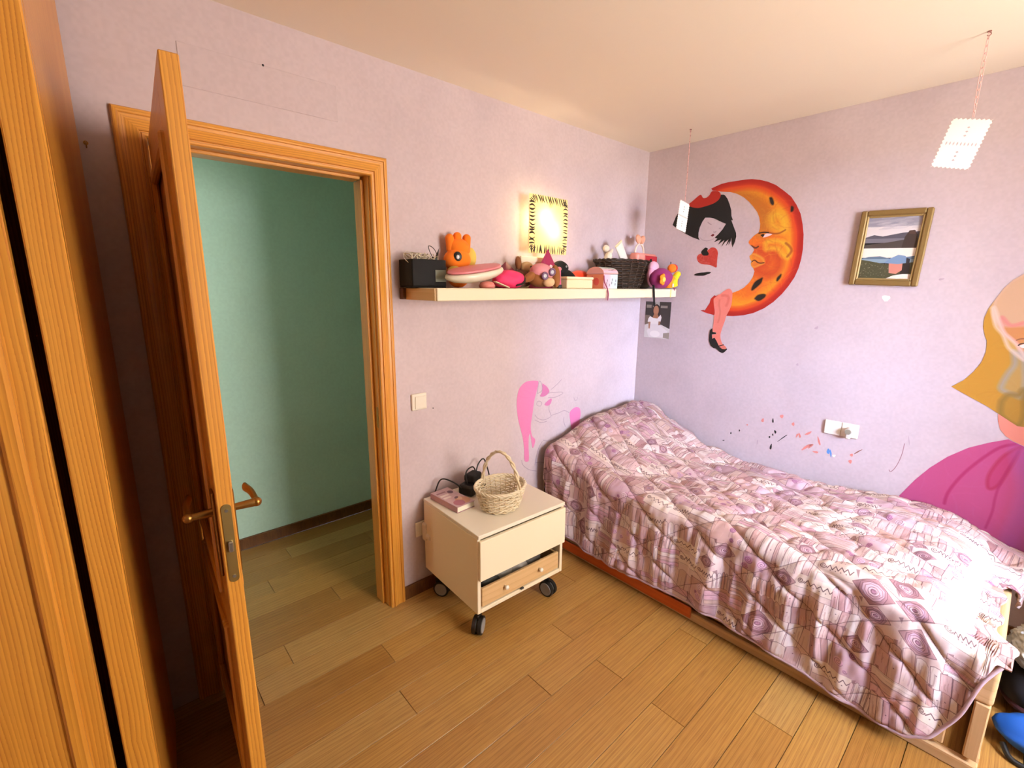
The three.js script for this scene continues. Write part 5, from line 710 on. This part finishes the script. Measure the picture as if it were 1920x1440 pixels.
{ const t = thing('white_figurine', 'small white figurine with raised arms in the dark basket', 'figurine', [-0.582, SH + 0.13, 0.13]); part(t, 'body', lump(0.026, 0.04, 0.024, 0.05, 71).rotateZ(-0.3).translate(0.004, 0.055, 0), mat(0xe6dcc8, 0.5)); part(t, 'head', lump(0.022, 0.021, 0.02, 0.04, 72).translate(-0.02, 0.11, 0), mat(0xe6dcc8, 0.5)); part(t, 'arm', lump(0.01, 0.028, 0.01, 0.04, 73).rotateZ(-0.7).translate(0.03, 0.09, 0), mat(0xe6dcc8, 0.5)); part(t, 'paper_scrap', moved(cbox(0.07, 0.016, 0.03, 0.004), 0.045, 0.034, 0.01, 0.2, 0, 0.15), mat(0xeee6d2, 0.7)); }
{ const t = thing('pink_toy_case', 'salmon pink toy case with a red oval panel on top of the pile', 'toy', [-0.158, SH + 0.15, 0.105], 0.08); const b = part(t, 'case', new RoundedBoxGeometry(0.27, 0.075, 0.07, 4, 0.022).translate(0, 0.046, 0), mat(0xe08f80, 0.45)); part(b, 'panel', new RoundedBoxGeometry(0.165, 0.048, 0.012, 4, 0.0055).translate(0.042, 0.044, 0.034), mat(0xa81f28, 0.4)); }
{ const t = thing('grey_pouch', 'rounded grey pouch under the salmon pink toy case', 'pouch', [-0.13, SH, 0.1]); part(t, 'body', lump(0.1, 0.082, 0.06, 0.05, 75).translate(0, 0.08, 0), mat(0x77726f, 0.9)); part(t, 'seam', tube([[-0.07, 0.13, 0.02], [0, 0.155, 0.03], [0.07, 0.12, 0.02]], 0.003, 20, 6), M.darkGrey); }
{ const t = thing('hair_bow', 'peach hair bow on a white band standing on the toy case', 'hair bow', [-0.2, SH + 0.234, 0.1], 0.1); const m = mat(0xe0a184, 0.7); part(t, 'band', new THREE.TorusGeometry(0.058, 0.006, 10, 36, Math.PI).translate(0, 0.002, 0), mat(0xe9d8c4, 0.5)); for (const s of [-1, 1]) part(t, 'loop', lump(0.034, 0.026, 0.014, 0.12, 77).rotateZ(s * 0.6).translate(s * 0.028, 0.088, 0.002), m); part(t, 'bow_knot', lump(0.012, 0.014, 0.014, 0.05, 78).translate(0, 0.072, 0.006), m); }
{ const t = thing('pink_plush', 'pale pink plush with a dark nose between basket and fruit toy', 'plush toy', [-0.268, SH + 0.012, 0.252], 0.2); part(t, 'body', lump(0.05, 0.07, 0.03, 0.06, 81).translate(0, 0.07, 0), plush(0xd99bb4)); part(t, 'head', lump(0.046, 0.04, 0.034, 0.05, 82).translate(0.01, 0.122, 0.0), plush(0xe0abc0)); part(t, 'nose', ball(0.011, 0.013, 0.01, 12, 10), M.black, [0.035, 0.095, 0.032]); }
{ // fruit plush
  const t = thing('fruit_plush', 'purple plush heaped with yellow bananas, an orange and a red fruit', 'plush toy', [-0.185, SH, 0.305], 0.12); t.scale.setScalar(1.18);
  part(t, 'body', lump(0.088, 0.056, 0.06, 0.05, 91).translate(-0.03, 0.056, -0.02), plush(0x8c2a66)); const petal = plush(0xf08a1c), f = part(t, 'flower', merged(Array.from({ length: 5 }, (_, k) => moved(ball(0.014, 0.014, 0.008, 12, 8), 0.018 * Math.cos(k * 1.257), 0.018 * Math.sin(k * 1.257), 0))), petal, [-0.103, 0.05, 0.026]); part(f, 'flower_eye', ball(0.013, 0.013, 0.009, 14, 10), plush(0xe8cf62), [0, 0, 0.006]);
  for (const [x, y, a, c] of [[0.075, 0.04, 0.9, 0xf0c818], [0.098, 0.05, 1.1, 0xf2d21e], [0.055, 0.035, 0.8, 0xb9c41e], [0.03, 0.03, 0.7, 0xf08a1e]]) { const p = []; for (let q = 0; q <= 8; q++) { const s = (q / 8 - 0.5) * 1.7; p.push([0.065 * Math.sin(s) * 0.75, 0.06 * Math.cos(s) - 0.04, 0]); } const g = tube(p, 0.0165, 20, 10); part(t, 'banana', g, plush(c), [x - 0.012, y, 0.022], [0, 0, a]); }
  part(t, 'orange', lump(0.024, 0.024, 0.024, 0.03, 93).translate(0.05, 0.112, 0.006), plush(0xf07a1a)); part(t, 'cherry', lump(0.025, 0.023, 0.022, 0.03, 94).translate(0.088, 0.114, 0.0), plush(0xc01a1c)); part(t, 'stalk', tube([[0.08, 0.13, -0.014], [0.078, 0.15, -0.014]], 0.0025, 6, 6), M.darkGrey);
  part(t, 'leaf_tail', (() => { const g = new THREE.ConeGeometry(0.026, 0.085, 12, 6), p = g.attributes.position; for (let i = 0; i < p.count; i++) p.setZ(i, p.getZ(i) * 0.35); g.computeVertexNormals(); return g; })(), plush(0x8a2e5a), [0.12, 0.02, -0.005], [0, 0, -2.6]);
  part(t, 'tag', cbox(0.016, 0.018, 0.0015, 0.0004).translate(-0.005, 0.02, 0.044), mat(0xe6c9d2, 0.6));
}
// ---------- by the foot of the bed ----------
{
  const t = thing('plastic_bag', 'crumpled white plastic bag on top of the dark backpack at the bed foot', 'bag', [-0.47, 0.196, 2.158]);
  const g = mergeVertices(new THREE.IcosahedronGeometry(1, 24).deleteAttribute('uv').deleteAttribute('normal'), 1e-5), p = g.attributes.position; for (let i = 0; i < p.count; i++) { const x = p.getX(i), y = p.getY(i), z = p.getZ(i), k = 0.8 + 0.34 * Math.abs(fbm(x * 2.4 + 3, y * 2.4 + z * 2, 5, 4) - 0.5) * 2 + 0.12 * noise(x * 9 + z * 5, y * 9, 6); p.setXYZ(i, x * 0.14 * k, Math.max(-0.055, y * 0.078 * k) + 0.056, z * 0.085 * k); } g.computeVertexNormals();
  part(t, 'bag_body', g, mat(0xb9bcbc, 0.35, { transmission: 0.2, thickness: 0 })); part(t, 'bag_handle', tube([[-0.09, 0.1, -0.04], [-0.08, 0.15, -0.02], [-0.05, 0.16, 0.03], [-0.04, 0.1, 0.06]], 0.007, 30, 8), mat(0xc2c5c5, 0.35)); part(t, 'dark_opening', lump(0.03, 0.026, 0.03, 0.1, 7).translate(-0.1, 0.1, 0.005), M.blackSoft);
}
{ const t = thing('dark_backpack', 'dark grey and maroon backpack under the white plastic bag', 'bag', [-0.46, 0, 2.16]); part(t, 'body', lump(0.15, 0.096, 0.086, 0.06, 22, 40, 28).translate(0, 0.099, 0), mat(0x1d191a, 0.9)); part(t, 'side_band', lump(0.13, 0.03, 0.082, 0.05, 23).translate(-0.024, 0.06, 0.006), mat(0x3c1216, 0.9)); }
{
  const t = thing('blue_sports_bag', 'bright blue sports bag with a white emblem at the bed foot', 'bag', [-0.73, 0, 2.225], 0.12);
  part(t, 'body', lump(0.085, 0.062, 0.15, 0.12, 24, 44, 30).translate(0, 0.068, 0), mat(0x1d5fb8, 0.6)); part(t, 'emblem', new THREE.TorusGeometry(0.016, 0.0035, 8, 24).scale(1.7, 1, 0.5), mat(0xe8ecf2, 0.5), [-0.07, 0.088, -0.015], [0.0, -1.3, -0.2]); part(t, 'strap', tube([[-0.05, 0.03, -0.12], [-0.09, 0.012, -0.1], [-0.1, 0.01, -0.02], [-0.09, 0.01, 0.08]], 0.009, 24, 8), M.black);
}

scene.traverse((o) => { if (o.isMesh) { o.castShadow = true; o.receiveShadow = true; } });
renderer.render(scene, camera);
